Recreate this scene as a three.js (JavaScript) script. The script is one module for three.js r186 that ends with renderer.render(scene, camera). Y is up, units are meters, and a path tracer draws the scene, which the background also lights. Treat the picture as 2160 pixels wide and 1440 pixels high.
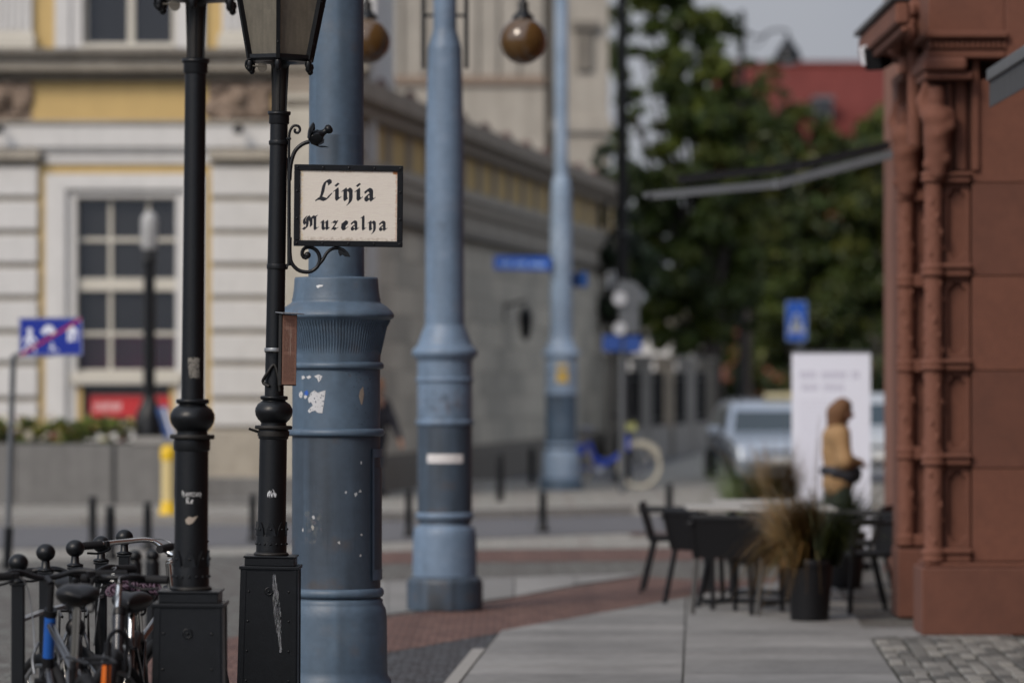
import * as THREE from 'three';
import { mergeGeometries } from 'three/addons/utils/BufferGeometryUtils.js';
import { RoundedBoxGeometry } from 'three/addons/geometries/RoundedBoxGeometry.js';
import { MarchingCubes } from 'three/addons/objects/MarchingCubes.js';

// ---------------------------------------------------------------- camera, sky, sun, exposure
const F = 8100, HC = 1.72;                                   // focal length in picture units (1440 high), eye height
const scene = new THREE.Scene();
const camera = new THREE.PerspectiveCamera(2 * Math.atan(720 / F) * 180 / Math.PI, 1024 / 682, 0.5, 1500);
camera.position.set(0, HC, 0);
camera.rotation.x = Math.atan(80 / F);
camera.focus = 17.0;
camera.userData.fStop = 1.9;
scene.add(camera);

const renderer = new THREE.WebGLRenderer({ antialias: true });
renderer.toneMapping = THREE.LinearToneMapping;
renderer.toneMappingExposure = 0.94;
renderer.shadowMap.enabled = true;

const sunDir = new THREE.Vector3(-0.47, 0.60, 0.64).normalize();
const sun = new THREE.DirectionalLight(0xfff0de, 2.55);
sun.position.copy(sunDir).multiplyScalar(120).add(new THREE.Vector3(0, 0, -30));
sun.target.position.set(0, 0, -30);
sun.castShadow = true;
sun.shadow.radius = 34;
sun.shadow.mapSize.set(4096, 4096);
Object.assign(sun.shadow.camera, { left: -60, right: 60, top: 60, bottom: -60, near: 1, far: 320 });
scene.add(sun, sun.target);

// ---------------------------------------------------------------- random, noise, textures
function rng(seed) { let s = seed >>> 0; return () => { s = (s + 0x6D2B79F5) >>> 0; let t = s; t = Math.imul(t ^ (t >>> 15), t | 1); t ^= t + Math.imul(t ^ (t >>> 7), t | 61); return ((t ^ (t >>> 14)) >>> 0) / 4294967296; }; }
function hash(x, y, s) { let h = Math.imul(x, 374761393) + Math.imul(y, 668265263) + Math.imul(s, 974634777); h = Math.imul(h ^ (h >>> 13), 1274126177); return ((h ^ (h >>> 16)) >>> 0) / 4294967296; }
function vnoise(x, y, p, s) {                                // value noise, period p
  const xi = Math.floor(x), yi = Math.floor(y), fx = x - xi, fy = y - yi, w = (t) => t * t * (3 - 2 * t), m = (a) => ((a % p) + p) % p;
  const a = hash(m(xi), m(yi), s), b = hash(m(xi + 1), m(yi), s), c = hash(m(xi), m(yi + 1), s), d = hash(m(xi + 1), m(yi + 1), s);
  return a + (b - a) * w(fx) + (c - a) * w(fy) + (a - b - c + d) * w(fx) * w(fy);
}
function fbm(u, v, p, oct, s) { let r = 0, a = 0.5, t = 0; for (let i = 0; i < oct; i++) { r += a * vnoise(u * p, v * p, p, s + i); t += a; a *= 0.55; p *= 2; } return r / t; }
function dataTex(n, m, fn, srgb) {
  const d = new Uint8Array(n * m * 4);
  for (let j = 0; j < m; j++) for (let i = 0; i < n; i++) { const c = fn(i / n, j / m), k = (j * n + i) * 4; for (let q = 0; q < 3; q++) d[k + q] = Math.max(0, Math.min(255, c[q])); d[k + 3] = 255; }
  const t = new THREE.DataTexture(d, n, m); t.wrapS = t.wrapT = THREE.RepeatWrapping; t.magFilter = THREE.LinearFilter; t.minFilter = THREE.LinearMipmapLinearFilter; t.generateMipmaps = true;
  if (srgb) t.colorSpace = THREE.SRGBColorSpace; t.needsUpdate = true; return t;
}
// the sky: a thin grey overcast, brighter towards the veiled sun
{
  const n = 512, m = 256, d = new Float32Array(n * m * 4), dir = new THREE.Vector3();
  for (let j = 0; j < m; j++) for (let i = 0; i < n; i++) {
    const th = (i / n - 0.5) * 2 * Math.PI, la = ((j + 0.5) / m - 0.5) * Math.PI;
    dir.set(Math.cos(th) * Math.cos(la), Math.sin(la), Math.sin(th) * Math.cos(la));
    const up = Math.max(0, dir.y), q = dir.y < 0 ? 0.25 : 1;
    const cl = fbm(i / n, 0.5 + la * 0.5 + 0.02 * fbm(i / n, j / m, 8, 3, 5), 26, 5, 77);
    const k = Math.max(0, Math.min(1, (cl - 0.36) * 3.9));
    const glow = Math.pow(Math.max(0, dir.dot(sunDir)), 2);
    const L = q * (0.31 + 0.26 * up + 1.12 * glow) * (0.76 + 0.52 * k);
    const o = (j * n + i) * 4;
    d[o] = L * (0.83 + 0.12 * k); d[o + 1] = L * (0.96 + 0.03 * k); d[o + 2] = L * (1.22 - 0.13 * k); d[o + 3] = 1;
  }
  const t = new THREE.DataTexture(d, n, m, THREE.RGBAFormat, THREE.FloatType);
  t.mapping = THREE.EquirectangularReflectionMapping; t.magFilter = t.minFilter = THREE.LinearFilter; t.wrapS = THREE.RepeatWrapping; t.needsUpdate = true;
  scene.background = t; scene.environment = t;
}
const noiseCache = {};
function noiseTex(amp, size, streak = 0) {
  const k = amp + '_' + streak;
  if (!noiseCache[k]) noiseCache[k] = dataTex(256, 256, (u, v) => {
    const a = fbm(u, v, 4, 3, 11), b = fbm(u, v, 32, 3, 23), c = streak ? fbm(u, v * 0.999, 24, 1, 5) * 0 + vnoise(u * 24, v * 3, 24, 9) : 0.5;
    const g = 255 * (1 - amp * (0.55 * a + 0.45 * b) - streak * c); return [g, g, g];
  });
  const t = noiseCache[k].clone(); t.repeat.set(1 / size, 1 / size); t.needsUpdate = true; return t;
}
let matTex = {};
function mat(color, rough = 0.8, o = {}) {
  const P = { roughness: rough, metalness: o.metal || 0 };
  const m = o.physical ? new THREE.MeshPhysicalMaterial({ ...P, ...o.physical }) : new THREE.MeshStandardMaterial(P);
  if (Array.isArray(color)) m.color.setRGB(...color); else m.color.set(color);
  if (o.amp !== undefined) { const k = [o.amp, o.size || 1, o.streak || 0].join(); m.map = matTex[k] || (matTex[k] = noiseTex(o.amp, o.size || 1, o.streak || 0)); }
  if (o.bump) { const k = 'b' + (o.bsize || o.size || 1); m.bumpMap = matTex[k] || (matTex[k] = noiseTex(0.9, o.bsize || o.size || 1)); m.bumpScale = o.bump; }
  return m;
}
// ---------------------------------------------------------------- geometry helpers
const PI = Math.PI, V = (x, y, z) => new THREE.Vector3(x, y, z), deg = (a) => a * PI / 180;
const sAt = (d) => F / d;
const PX = (px, d) => (px - 1080) * d / F, PY = (py, d) => HC + (800 - py) * d / F;
const at = (px, py, d) => V(PX(px, d), PY(py, d), -d);
const gp = (px, py) => { const d = HC * F / (py - 800); return [(px - 1080) * d / F, -d]; };      // picture point on the ground -> x, z
function place(g, x = 0, y = 0, z = 0, rx = 0, ry = 0, rz = 0) { if (rx || ry || rz) g.applyMatrix4(new THREE.Matrix4().makeRotationFromEuler(new THREE.Euler(rx, ry, rz, 'YXZ'))); g.translate(x, y, z); return g; }
function box(w, h, d, x = 0, y = 0, z = 0, rx = 0, ry = 0, rz = 0) { return place(new THREE.BoxGeometry(w, h, d), x, y, z, rx, ry, rz); }
function rbox(w, h, d, x = 0, y = 0, z = 0, r = 0.004, rx = 0, ry = 0, rz = 0) { return place(new RoundedBoxGeometry(w, h, d, 1, Math.min(r, w / 2.1, h / 2.1, d / 2.1)), x, y, z, rx, ry, rz); }
function b2(x0, x1, y0, y1, z0, z1, r = 0) { const a = [x1 - x0, y1 - y0, z1 - z0, (x0 + x1) / 2, (y0 + y1) / 2, (z0 + z1) / 2]; return r ? rbox(...a, r) : box(...a); }
function cyl(r0, r1, h, x = 0, y = 0, z = 0, seg = 16, rx = 0, ry = 0, rz = 0) { return place(new THREE.CylinderGeometry(r1, r0, h, seg), x, y, z, rx, ry, rz); }
function sph(r, x = 0, y = 0, z = 0, sx = 1, sy = 1, sz = 1, n = 16) { const g = new THREE.SphereGeometry(r, n, Math.ceil(n * 0.7)); g.scale(sx, sy, sz); return place(g, x, y, z); }
function lathe(pts, seg = 48, x = 0, y = 0, z = 0) { return place(new THREE.LatheGeometry(pts.map(([r, h]) => new THREE.Vector2(r, h)), seg, PI), x, y, z); }
function tube(pts, r, n = 24, rad = 8, closed = false) { const c = new THREE.CatmullRomCurve3(pts.map((p) => (p.isVector3 ? p : V(...p))), closed, 'centripetal'); return new THREE.TubeGeometry(c, n, r, rad, closed); }
function bar(a, b, r, seg = 8, r1 = r) { a = a.isVector3 ? a : V(...a); b = b.isVector3 ? b : V(...b); const d = b.clone().sub(a), g = new THREE.CylinderGeometry(r1, r, d.length(), seg); g.applyQuaternion(new THREE.Quaternion().setFromUnitVectors(V(0, 1, 0), d.clone().normalize())); g.translate((a.x + b.x) / 2, (a.y + b.y) / 2, (a.z + b.z) / 2); return g; }
function flatBar(a, b, w, t, up = V(0, 1, 0)) { a = a.isVector3 ? a : V(...a); b = b.isVector3 ? b : V(...b); const d = b.clone().sub(a), L = d.length(); const g = new THREE.BoxGeometry(w, L, t); const y = d.normalize(), x = new THREE.Vector3().crossVectors(y, up).normalize(), z = new THREE.Vector3().crossVectors(x, y); g.applyMatrix4(new THREE.Matrix4().makeBasis(x, y, z)); g.translate((a.x + b.x) / 2, (a.y + b.y) / 2, (a.z + b.z) / 2); return g; }
function metreUV(g) {
  g.computeBoundingBox(); const p = g.attributes.position, n = g.attributes.normal, uv = new Float32Array(p.count * 2);
  for (let t = 0; t < p.count; t += 3) {
    let nx = 0, ny = 0, nz = 0; for (let k = 0; k < 3; k++) { nx += n.getX(t + k); ny += n.getY(t + k); nz += n.getZ(t + k); }
    nx = Math.abs(nx); ny = Math.abs(ny); nz = Math.abs(nz);
    for (let k = 0; k < 3; k++) { const i = t + k, X = p.getX(i), Y = p.getY(i), Z = p.getZ(i); uv[2 * i] = nx > ny && nx > nz ? Z : X; uv[2 * i + 1] = ny >= nx && ny >= nz ? Z : Y; }
  }
  g.setAttribute('uv', new THREE.BufferAttribute(uv, 2)); return g;
}
function join(geos, keepUV) {
  const l = (Array.isArray(geos) ? geos : [geos]).map((g) => { g = g.index ? g.toNonIndexed() : g; for (const k of Object.keys(g.attributes)) if (!['position', 'normal', 'uv', 'color'].includes(k) || (k === 'uv' && !keepUV)) g.deleteAttribute(k); return g; });
  const g = l.length > 1 ? mergeGeometries(l, false) : l[0];
  return keepUV ? g : metreUV(g);
}
const used = {};
function numbered(n) { used[n] = (used[n] ?? -1) + 1; return used[n] ? n + '_' + String(used[n]).padStart(3, '0') : n; }
function obj(name, geos, m, parent, keepUV) {
  const o = new THREE.Mesh(join(geos, keepUV), m); o.name = parent ? name : numbered(name); o.castShadow = o.receiveShadow = true; (parent || scene).add(o); return o;
}
function meta(o, label, category, group) { o.userData.label = label; o.userData.category = category; if (group) o.userData.group = group; return o; }
function thing(name, label, category, pos = [0, 0, 0], turn = 0, group) { const o = new THREE.Group(); o.name = numbered(name); o.position.set(...(pos.isVector3 ? pos.toArray() : pos)); o.rotation.y = turn; scene.add(o); return meta(o, label, category, group); }
function struct(o) { o.userData.kind = 'structure'; return o; }
function dup(src, label, pos, turn = 0) { const o = src.clone(); o.name = numbered(src.name.replace(/_\d{3}$/, '')); o.userData = { ...src.userData, label }; o.position.set(...pos); o.rotation.y = turn; scene.add(o); return o; }
function canvas(w, h, draw) { const c = document.createElement('canvas'); c.width = w; c.height = h; const x = c.getContext('2d'); draw(x, w, h); const t = new THREE.CanvasTexture(c); t.colorSpace = THREE.SRGBColorSpace; return t; }
function inkMat(tex, rough = 0.8) { return new THREE.MeshStandardMaterial({ map: tex, roughness: rough, transparent: true }); }
// a print that hugs a round post: centre angle 0 faces +z, w and h in metres
function curved(r, ang, y, w, h, seg = 12) {
  const half = w / r / 2, g = new THREE.CylinderGeometry(r, r, h, seg, 1, true, ang - half, 2 * half); g.translate(0, y, 0); return g;
}
// field of joined capsules, meshed
function blobMesh(bones, k = 0.03, res = 56, lim = 60000) {
  const bb = new THREE.Box3(); for (const b of bones) { bb.expandByPoint(V(...b[0]).addScalar(b[2] + 0.04)); bb.expandByPoint(V(...b[0]).addScalar(-b[2] - 0.04)); bb.expandByPoint(V(...b[1]).addScalar(b[3] + 0.04)); bb.expandByPoint(V(...b[1]).addScalar(-b[3] - 0.04)); }
  const c = bb.getCenter(V()), S = Math.max(...bb.getSize(V()).toArray()) / 2 * 1.06;
  const mc = new MarchingCubes(res, undefined, false, false, lim); mc.isolation = 0;
  const A = bones.map((b) => [V(...b[0]), V(...b[1]), b[2], b[3], V(...b[1]).sub(V(...b[0])), V(...b[1]).distanceToSquared(V(...b[0])) || 1e-9]), p = V();
  for (let z = 0; z < res; z++) for (let y = 0; y < res; y++) for (let x = 0; x < res; x++) {
    p.set((x - res / 2) / (res / 2), (y - res / 2) / (res / 2), (z - res / 2) / (res / 2)).multiplyScalar(S).add(c);
    let s = 0;
    for (const [a, , ra, rb, ab, l2] of A) { const t = Math.max(0, Math.min(1, ((p.x - a.x) * ab.x + (p.y - a.y) * ab.y + (p.z - a.z) * ab.z) / l2)); const dx = p.x - a.x - ab.x * t, dy = p.y - a.y - ab.y * t, dz = p.z - a.z - ab.z * t; s += Math.exp(-(Math.sqrt(dx * dx + dy * dy + dz * dz) - (ra + (rb - ra) * t)) / k); }
    mc.field[x + y * res + z * res * res] = Math.max(-1, k * Math.log(s + 1e-30));
  }
  mc.update();
  const n = mc.count, pos = new Float32Array(mc.positionArray.slice(0, n * 3)), g = new THREE.BufferGeometry();
  for (let i = 0; i < n; i++) { pos[3 * i] = pos[3 * i] * S + c.x; pos[3 * i + 1] = pos[3 * i + 1] * S + c.y; pos[3 * i + 2] = pos[3 * i + 2] * S + c.z; }
  g.setAttribute('position', new THREE.BufferAttribute(pos, 3)); g.setAttribute('normal', new THREE.BufferAttribute(new Float32Array(mc.normalArray.slice(0, n * 3)), 3)); return g;
}
// flat polygon on the ground, pts [x, z]
function poly(pts, y) { const s = new THREE.Shape(pts.map(([x, z]) => new THREE.Vector2(x, -z))), g = new THREE.ShapeGeometry(s); g.rotateX(-PI / 2); g.translate(0, y, 0); return g; }
function prism(pts, y0, y1) { const s = new THREE.Shape(pts.map(([x, z]) => new THREE.Vector2(x, -z))), g = new THREE.ExtrudeGeometry(s, { depth: y1 - y0, bevelEnabled: false }); g.rotateX(-PI / 2); g.translate(0, y0, 0); return g; }
function clip(pts, a, b) {                                   // keep what lies on the near side (left of a->b)
  const f = ([x, z]) => (b[1] - a[1]) * (x - a[0]) - (b[0] - a[0]) * (z - a[1]), out = [];
  pts.forEach((p, i) => { const q = pts[(i + 1) % pts.length], u = f(p), v = f(q); if (u >= 0) out.push(p); if (u * v < 0) { const t = u / (u - v); out.push([p[0] + (q[0] - p[0]) * t, p[1] + (q[1] - p[1]) * t]); } }); return out;
}
// ---------------------------------------------------------------- materials
const M = {
  white: mat([0.60, 0.59, 0.57], 0.85, { amp: 0.22, size: 2.2, streak: 0.06, bump: 0.002 }),
  cream: mat([0.52, 0.49, 0.42], 0.7, { amp: 0.15, size: 1.1 }),
  yellow: mat([0.54, 0.385, 0.16], 0.85, { amp: 0.18, size: 2.6, streak: 0.05 }),
  grimeShade: mat([0.20, 0.18, 0.15], 0.9, { amp: 0.5, size: 1.3, bump: 0.004 }),  // dark grey-brown for dirt and for shade coloured into the townhouse cornice
  cornice: mat([0.42, 0.38, 0.315], 0.88, { amp: 0.6, size: 1.9, bump: 0.003 }),
  brownStone: mat([0.30, 0.255, 0.20], 0.9, { amp: 0.45, size: 1.5, bump: 0.004 }),
  redStone: mat([0.15, 0.085, 0.07], 0.9, { amp: 0.4, size: 0.4 }),
  relief: mat([0.30, 0.225, 0.17], 0.9, { amp: 0.55, size: 0.5, bump: 0.02 }),
  ashlar: [0, 1, 2].map((i) => mat([0.54 + 0.09 * i, 0.50 + 0.08 * i, 0.415 + 0.062 * i], 0.9, { amp: 0.5, size: 2.3 + 0.7 * i, streak: 0.12, bump: 0.008 })),
  upper: mat([0.41, 0.375, 0.32], 0.9, { amp: 0.3, size: 3.5, streak: 0.2 }),
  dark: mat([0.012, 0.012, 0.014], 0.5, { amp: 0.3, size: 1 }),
  pane: mat([0.55, 0.56, 0.58], 0.05, { physical: { transmission: 0.97, thickness: 0, ior: 1.5, specularIntensity: 0.7 } }),
  plum: mat([0.42, 0.05, 0.20], 0.9, { amp: 0.4, size: 0.6 }),
  red: mat([0.52, 0.025, 0.03], 0.5, { amp: 0.2, size: 1 }),
  concrete: mat([0.20, 0.195, 0.185], 0.92, { amp: 0.45, size: 1.6, streak: 0.15, bump: 0.004 }),
  iron: mat([0.0056, 0.0066, 0.0080], 0.36, { physical: { specularIntensity: 0.6 }, amp: 0.6, size: 0.35, bump: 0.0009, bsize: 0.08 }),
  ironOld: mat([0.018, 0.0165, 0.0145], 0.5, { physical: { specularIntensity: 0.6 }, amp: 0.6, size: 0.15, bump: 0.001, bsize: 0.07 }),
  paint: mat([0.090, 0.145, 0.225], 0.46, { amp: 0.38, size: 0.7, streak: 0.10, bump: 0.0009, bsize: 0.12 }),
  paintDark: mat([0.050, 0.078, 0.118], 0.5, { amp: 0.5, size: 0.45, streak: 0.1, bump: 0.001, bsize: 0.12 }),
  stone: mat([0.16, 0.060, 0.036], 0.85, { amp: 0.42, size: 1.1, bump: 0.003, bsize: 0.35 }),
  stone2: mat([0.138, 0.052, 0.032], 0.85, { amp: 0.45, size: 1.7, bump: 0.003, bsize: 0.35 }),
  stoneCarved: mat([0.18, 0.070, 0.043], 0.85, { amp: 0.35, size: 0.25, bump: 0.012, bsize: 0.22 }),
  slab: [0, 1, 2].map((i) => mat([0.215 + 0.035 * i, 0.212 + 0.034 * i, 0.203 + 0.032 * i], 0.85, { amp: 0.62, size: 1.3 + 0.6 * i, bump: 0.0015, bsize: 0.3 })),
  sett: [0, 1, 2, 3].map((i) => mat([0.10 + 0.055 * i, 0.097 + 0.052 * i, 0.088 + 0.046 * i], 0.8, { amp: 0.55, size: 0.22, bump: 0.004, bsize: 0.15 })),
  mortar: mat([0.05, 0.05, 0.04], 0.95, { amp: 0.5, size: 0.4 }),
  asphalt: mat([0.115, 0.115, 0.122], 0.9, { amp: 0.35, size: 1.5, bump: 0.003, bsize: 0.3 }),
  kerb: mat([0.28, 0.27, 0.25], 0.85, { amp: 0.3, size: 0.9, bump: 0.002 }),
  chrome: mat([0.62, 0.62, 0.60], 0.16, { metal: 1 }),
  steel: mat([0.30, 0.31, 0.32], 0.4, { metal: 0.7, amp: 0.3, size: 0.3 }),
  rubber: mat([0.010, 0.010, 0.011], 0.75, { physical: { specularIntensity: 0.5 }, amp: 0.3, size: 0.1 }),
  black: mat([0.008, 0.008, 0.009], 0.42, { physical: { specularIntensity: 0.5 }, amp: 0.3, size: 0.2 }),
  zinc: mat([0.13, 0.14, 0.15], 0.5, { metal: 0.4, amp: 0.3, size: 0.5 }),
};
// painted iron: blue grey with rusty stains, rain streaks and bare patches
function paintMat(base, seed, dirt) {
  const t = dataTex(512, 512, (u, v) => {
    const a = fbm(u, v, 3, 4, seed), b = fbm(u, v, 14, 4, seed + 9), st = vnoise(u * 40, v * 2 + 0.6 * a, 40, seed + 3) * vnoise(u * 11, v * 3, 11, seed + 5), fine = fbm(u, v, 64, 2, seed + 12);
    const k = (0.72 + 0.5 * a) * (0.84 + 0.32 * b) * (1 - dirt * 0.9 * st) * (0.9 + 0.2 * fine), rust = Math.max(0, b - 0.60) * 3.2 * dirt, pale = Math.max(0, a - 0.62) * 1.6;
    const g = (x) => 255 * Math.min(1, Math.pow(Math.max(0, x), 1 / 2.2));
    return [g(base[0] * k * (1 + 0.25 * rust + pale)), g(base[1] * k * (1 - 0.1 * rust + 0.6 * pale)), g(base[2] * k * (1 - 0.25 * rust + 0.35 * pale))];
  }, true);
  t.repeat.set(1 / 1.45, 1 / 1.45);
  const m = new THREE.MeshStandardMaterial({ map: t, roughness: 0.5, bumpMap: noiseTex(0.9, 0.12), bumpScale: 0.001 }); return m;
}
M.paint = paintMat([0.078, 0.125, 0.182], 301, 0.8); M.paintDark = paintMat([0.052, 0.080, 0.116], 317, 1.5);
M.paintLit = paintMat([0.135, 0.198, 0.28], 331, 0.35); M.paintLitFar = paintMat([0.25, 0.335, 0.44], 347, 0.3);  // lit copies for the slim pillars: brighter light put into the paint colour
// paving sheets beyond the stones that can be told apart
function settTex(cols, rows, tone, varr, joint, seed) {
  const n = 512;
  const cell = (u, v) => { const r = Math.floor(v * rows), off = (r % 2) * 0.5 + 0.18 * hash(r, 3, seed); let x = u * cols + off; const c = Math.floor(x); const fx = x - c, fy = v * rows - r, h = hash(((c % cols) + cols) % cols, r, seed); const e = Math.min(Math.min(fx, 1 - fx), Math.min(fy, 1 - fy)); return [h, e]; };
  const col = dataTex(n, n, (u, v) => { const [h, e] = cell(u, v), k = (e < 0.1 ? joint : 1) * (1 - varr * h) * (0.8 + 0.4 * fbm(u, v, 16, 4, seed + 4)); return tone.map((t, q) => t * k * (q === 0 ? 1 + 0.08 * (h - 0.5) : 1)); }, true);
  const bmp = dataTex(n, n, (u, v) => { const [h, e] = cell(u, v), g = 255 * Math.min(1, e * 5) * (0.75 + 0.25 * fbm(u, v, 32, 3, seed)); return [g, g, g]; });
  return [col, bmp];
}
function settMat(cols, rows, size, tone, varr, joint, seed) { const [c, b] = settTex(cols, rows, tone, varr, joint, seed); c.repeat.set(1 / size, 1 / size); b.repeat.set(1 / size, 1 / size); return new THREE.MeshStandardMaterial({ map: c, bumpMap: b, bumpScale: 0.01, roughness: 0.85 }); }
M.settGrey = settMat(12, 12, 1.3, [112, 109, 103], 0.3, 0.6, 3);
M.settLight = settMat(12, 12, 1.3, [156, 152, 144], 0.2, 0.75, 5);
M.settDark = settMat(12, 12, 1.3, [74, 74, 78], 0.4, 0.6, 8);
M.settRed = settMat(12, 12, 1.3, [112, 80, 70], 0.3, 0.75, 12);

// ---------------------------------------------------------------- ground
struct(obj('ground', poly([[-500, 60], [500, 60], [500, -900], [-500, -900]], -0.012), M.settGrey)).userData.label = 'grey sett paving of the whole square and beyond';
{
  const red = [gp(1352, 1213), gp(1202, 1237), gp(1027, 1268), gp(870, 1291), gp(700, 1312), gp(480, 1342), gp(300, 1372), gp(250, 1480), gp(480, 1470), gp(640, 1425), gp(820, 1372), gp(1056, 1330), gp(1410, 1262), gp(1560, 1236), gp(1720, 1212), gp(1500, 1222)];
  struct(obj('red_paving', poly(red, -0.008), M.settRed)).userData.label = 'curving band of dusty red setts in front of the blue pillars';
  struct(obj('red_strip', poly([gp(560, 1166), gp(1000, 1158), gp(1700, 1152), gp(1800, 1176), gp(1000, 1183), gp(560, 1190)], -0.008), M.settRed)).userData.label = 'narrow straight strip of red setts nearer the road';
  struct(obj('red_border', poly([gp(1330, 1118), gp(1800, 1112), gp(1800, 1126), gp(1330, 1130)], -0.008), M.settRed)).userData.label = 'short red border beside the road edge';
  struct(obj('light_paving', poly([gp(-400, 1160), gp(560, 1152), gp(1330, 1123), gp(1900, 1119), gp(1900, 1150), gp(1000, 1156), gp(-400, 1192)], -0.008), M.settLight)).userData.label = 'pale sett strip along the near road edge';
  struct(obj('dark_paving', poly([gp(1052, 1333), gp(820, 1374), gp(640, 1427), gp(480, 1475), gp(250, 1700), gp(800, 1900), gp(878, 1560), gp(966, 1440), gp(1034, 1352)], -0.004), M.settDark)).userData.label = 'dark grey setts between red paving and stone slabs';
  const band = thing('slab_band', 'pale stone slabs behind the second pillar', 'paving'); struct(band); delete band.userData.category;
  const top = (px) => 1226 - (px - 800) * 0.03, bot = [[560, 1324], [700, 1308], [870, 1288], [1027, 1265], [1085, 1257], [1202, 1234], [1346, 1213]];
  const bx = (px) => { for (let i = 0; i < bot.length - 1; i++) if (px <= bot[i + 1][0]) { const t = (px - bot[i][0]) / (bot[i + 1][0] - bot[i][0]); return bot[i][1] + t * (bot[i + 1][1] - bot[i][1]); } return 1213; };
  [[560, 690], [692, 816], [818, 950], [952, 1083], [1086, 1212], [1214, 1344]].forEach(([a, b], i) => obj('slab', prism([gp(a, top(a)), gp(b, top(b)), gp(b, bx(b)), gp(a, bx(a))].reverse(), -0.1, -0.001 + 0.002 * (i % 2)), M.slab[(i * 2) % 3], band));
}
{ // road, kerbs, far pavement
  const near = [gp(-600, 1158), gp(560, 1150), gp(1330, 1121), gp(2600, 1112)], far = [gp(2600, 1080), gp(1330, 1084), gp(560, 1104), gp(-600, 1112)];
  struct(obj('road', poly([...near, ...far], -0.006), M.asphalt)).userData.label = 'bluish grey asphalt road crossing behind the pillars';
  const fp = [[-40, -46.5], [gp(560, 1104)[0], gp(560, 1104)[1]], gp(1330, 1084), [40, -49], [40, -60], [3.5, -60], [1.0, -62], [-40, -66]];
  struct(obj('far_pavement', prism(fp.slice().reverse(), -0.1, 0.09), M.settLight)).userData.label = 'pale pavement across the road with a kerb';
  const kerb = thing('kerb', 'pale stone kerb along the far side of the road', 'kerb'); struct(kerb); delete kerb.userData.category;
  const a = V(gp(-600, 1112)[0], 0, gp(-600, 1112)[1]), b = V(gp(2600, 1080)[0], 0, gp(2600, 1080)[1]), k0 = V(gp(560, 1104)[0], 0, gp(560, 1104)[1]), k1 = V(gp(1330, 1084)[0], 0, gp(1330, 1084)[1]);
  [[a, k0], [k0, k1], [k1, b]].forEach(([p, q]) => { const n = Math.max(2, Math.round(p.distanceTo(q) / 1)); for (let i = 0; i < n; i++) { const u = p.clone().lerp(q, (i + 0.02) / n), w = p.clone().lerp(q, (i + 0.98) / n); obj('kerb_stone', flatBar(u, w, 0.13, 0.22, V(0, 1, 0)).translate(0, 0.0, 0.05), M.kerb, kerb); } });
  struct(obj('street', poly([[-4, -60.5], [60, -58], [60, -170], [-20, -170]], 0.0), M.asphalt)).userData.label = 'grey asphalt side street running away to the trees';
  struct(obj('street_pavement', prism([[1.6, -60.5], [4.6, -60.5], [14, -130], [9, -130]].reverse(), -0.05, 0.1), M.settLight)).userData.label = 'pale pavement along the side street';
}
{ // stone slab path, individual slabs
  const path = thing('stone_path', 'smooth grey stone slab path beside the café tables', 'path'); struct(path); delete path.userData.category;
  const dir = 0.048, LX = (d) => -0.296 + dir * (d - 21.8), JX = (d) => 0.969 + dir * (d - 21.8), RX = (d) => 2.207 + dir * (d - 21.8);
  const e1 = gp(1056, 1330), e2 = gp(1720, 1212), R = rng(5);
  let i = 0;
  for (let d = 9; d < 34.5; d += 0.56) for (const [A, B] of [[LX, JX], [JX, RX]]) {
    const g = 0.007, p = [[A(d) + g, -d - g], [B(d) - g, -d - g], [B(d + 0.56) - g, -d - 0.56 + g], [A(d + 0.56) + g, -d - 0.56 + g]];
    const c = clip(p, e2, e1); i++;
    if (c.length > 2) obj('slab', prism(c, -0.1, 0.001 + 0.003 * R()), M.slab[Math.floor(R() * 3)], path);
  }
  for (let x = 2.36; x < 3.4; x += 0.5) obj('slab', b2(x, Math.min(x + 0.49, 3.35), -0.1, 0.002, -26.6, -25.55), M.slab[Math.floor(x * 7) % 3], path);
  // narrow edging stones left of the path
  for (let d = 20; d < 24.3; d += 0.5) obj('edging_stone', prism([[LX(d) - 0.085, -d - 0.006], [LX(d) - 0.004, -d - 0.006], [LX(d + 0.5) - 0.004, -d - 0.494], [LX(d + 0.5) - 0.085, -d - 0.494]], -0.1, 0.006), M.kerb, path);
  struct(obj('path_bed', poly([[LX(9) - 0.1, -9], [RX(9), -9], [RX(26), -26], [LX(26) - 0.1, -26]], -0.006), M.mortar)).userData.label = 'dark joint bed under the stone slabs';
  // setts beside the wall
  const sf = thing('sett_paving', 'rough grey setts laid between the path and the red sandstone wall', 'paving'); struct(sf); delete sf.userData.category;
  obj('bed', poly([[RX(17), -17], [5, -17], [5, -25.8], [RX(25.45), -25.45]], -0.004), M.mortar, sf);
  const variants = [0, 1, 2].map((k) => { const g = join(rbox(0.088, 0.07, 0.285, 0, 0, 0, 0.014)); return g; });
  let n = 0;
  for (let r = 0; r < 15; r++) for (let c = 0; c < 17; c++) {
    const d = 21.2 + r * 0.295, x = RX(d) + 0.06 + c * 0.094 + (R() - 0.5) * 0.012, dd = d + (c % 2) * 0.14 + R() * 0.02;
    if (dd > 25.5 || x > dd * 0.1345 || n >= 300) continue; n++;
    const m = new THREE.Mesh(variants[n % 3], M.sett[Math.floor(R() * 4)]); m.name = 'sett'; m.position.set(x, -0.028 + 0.012 * R(), -dd); m.rotation.set((R() - 0.5) * 0.05, 0.048 * -1 + (R() - 0.5) * 0.05, (R() - 0.5) * 0.06); m.castShadow = m.receiveShadow = true; sf.add(m);
  }
}
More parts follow.
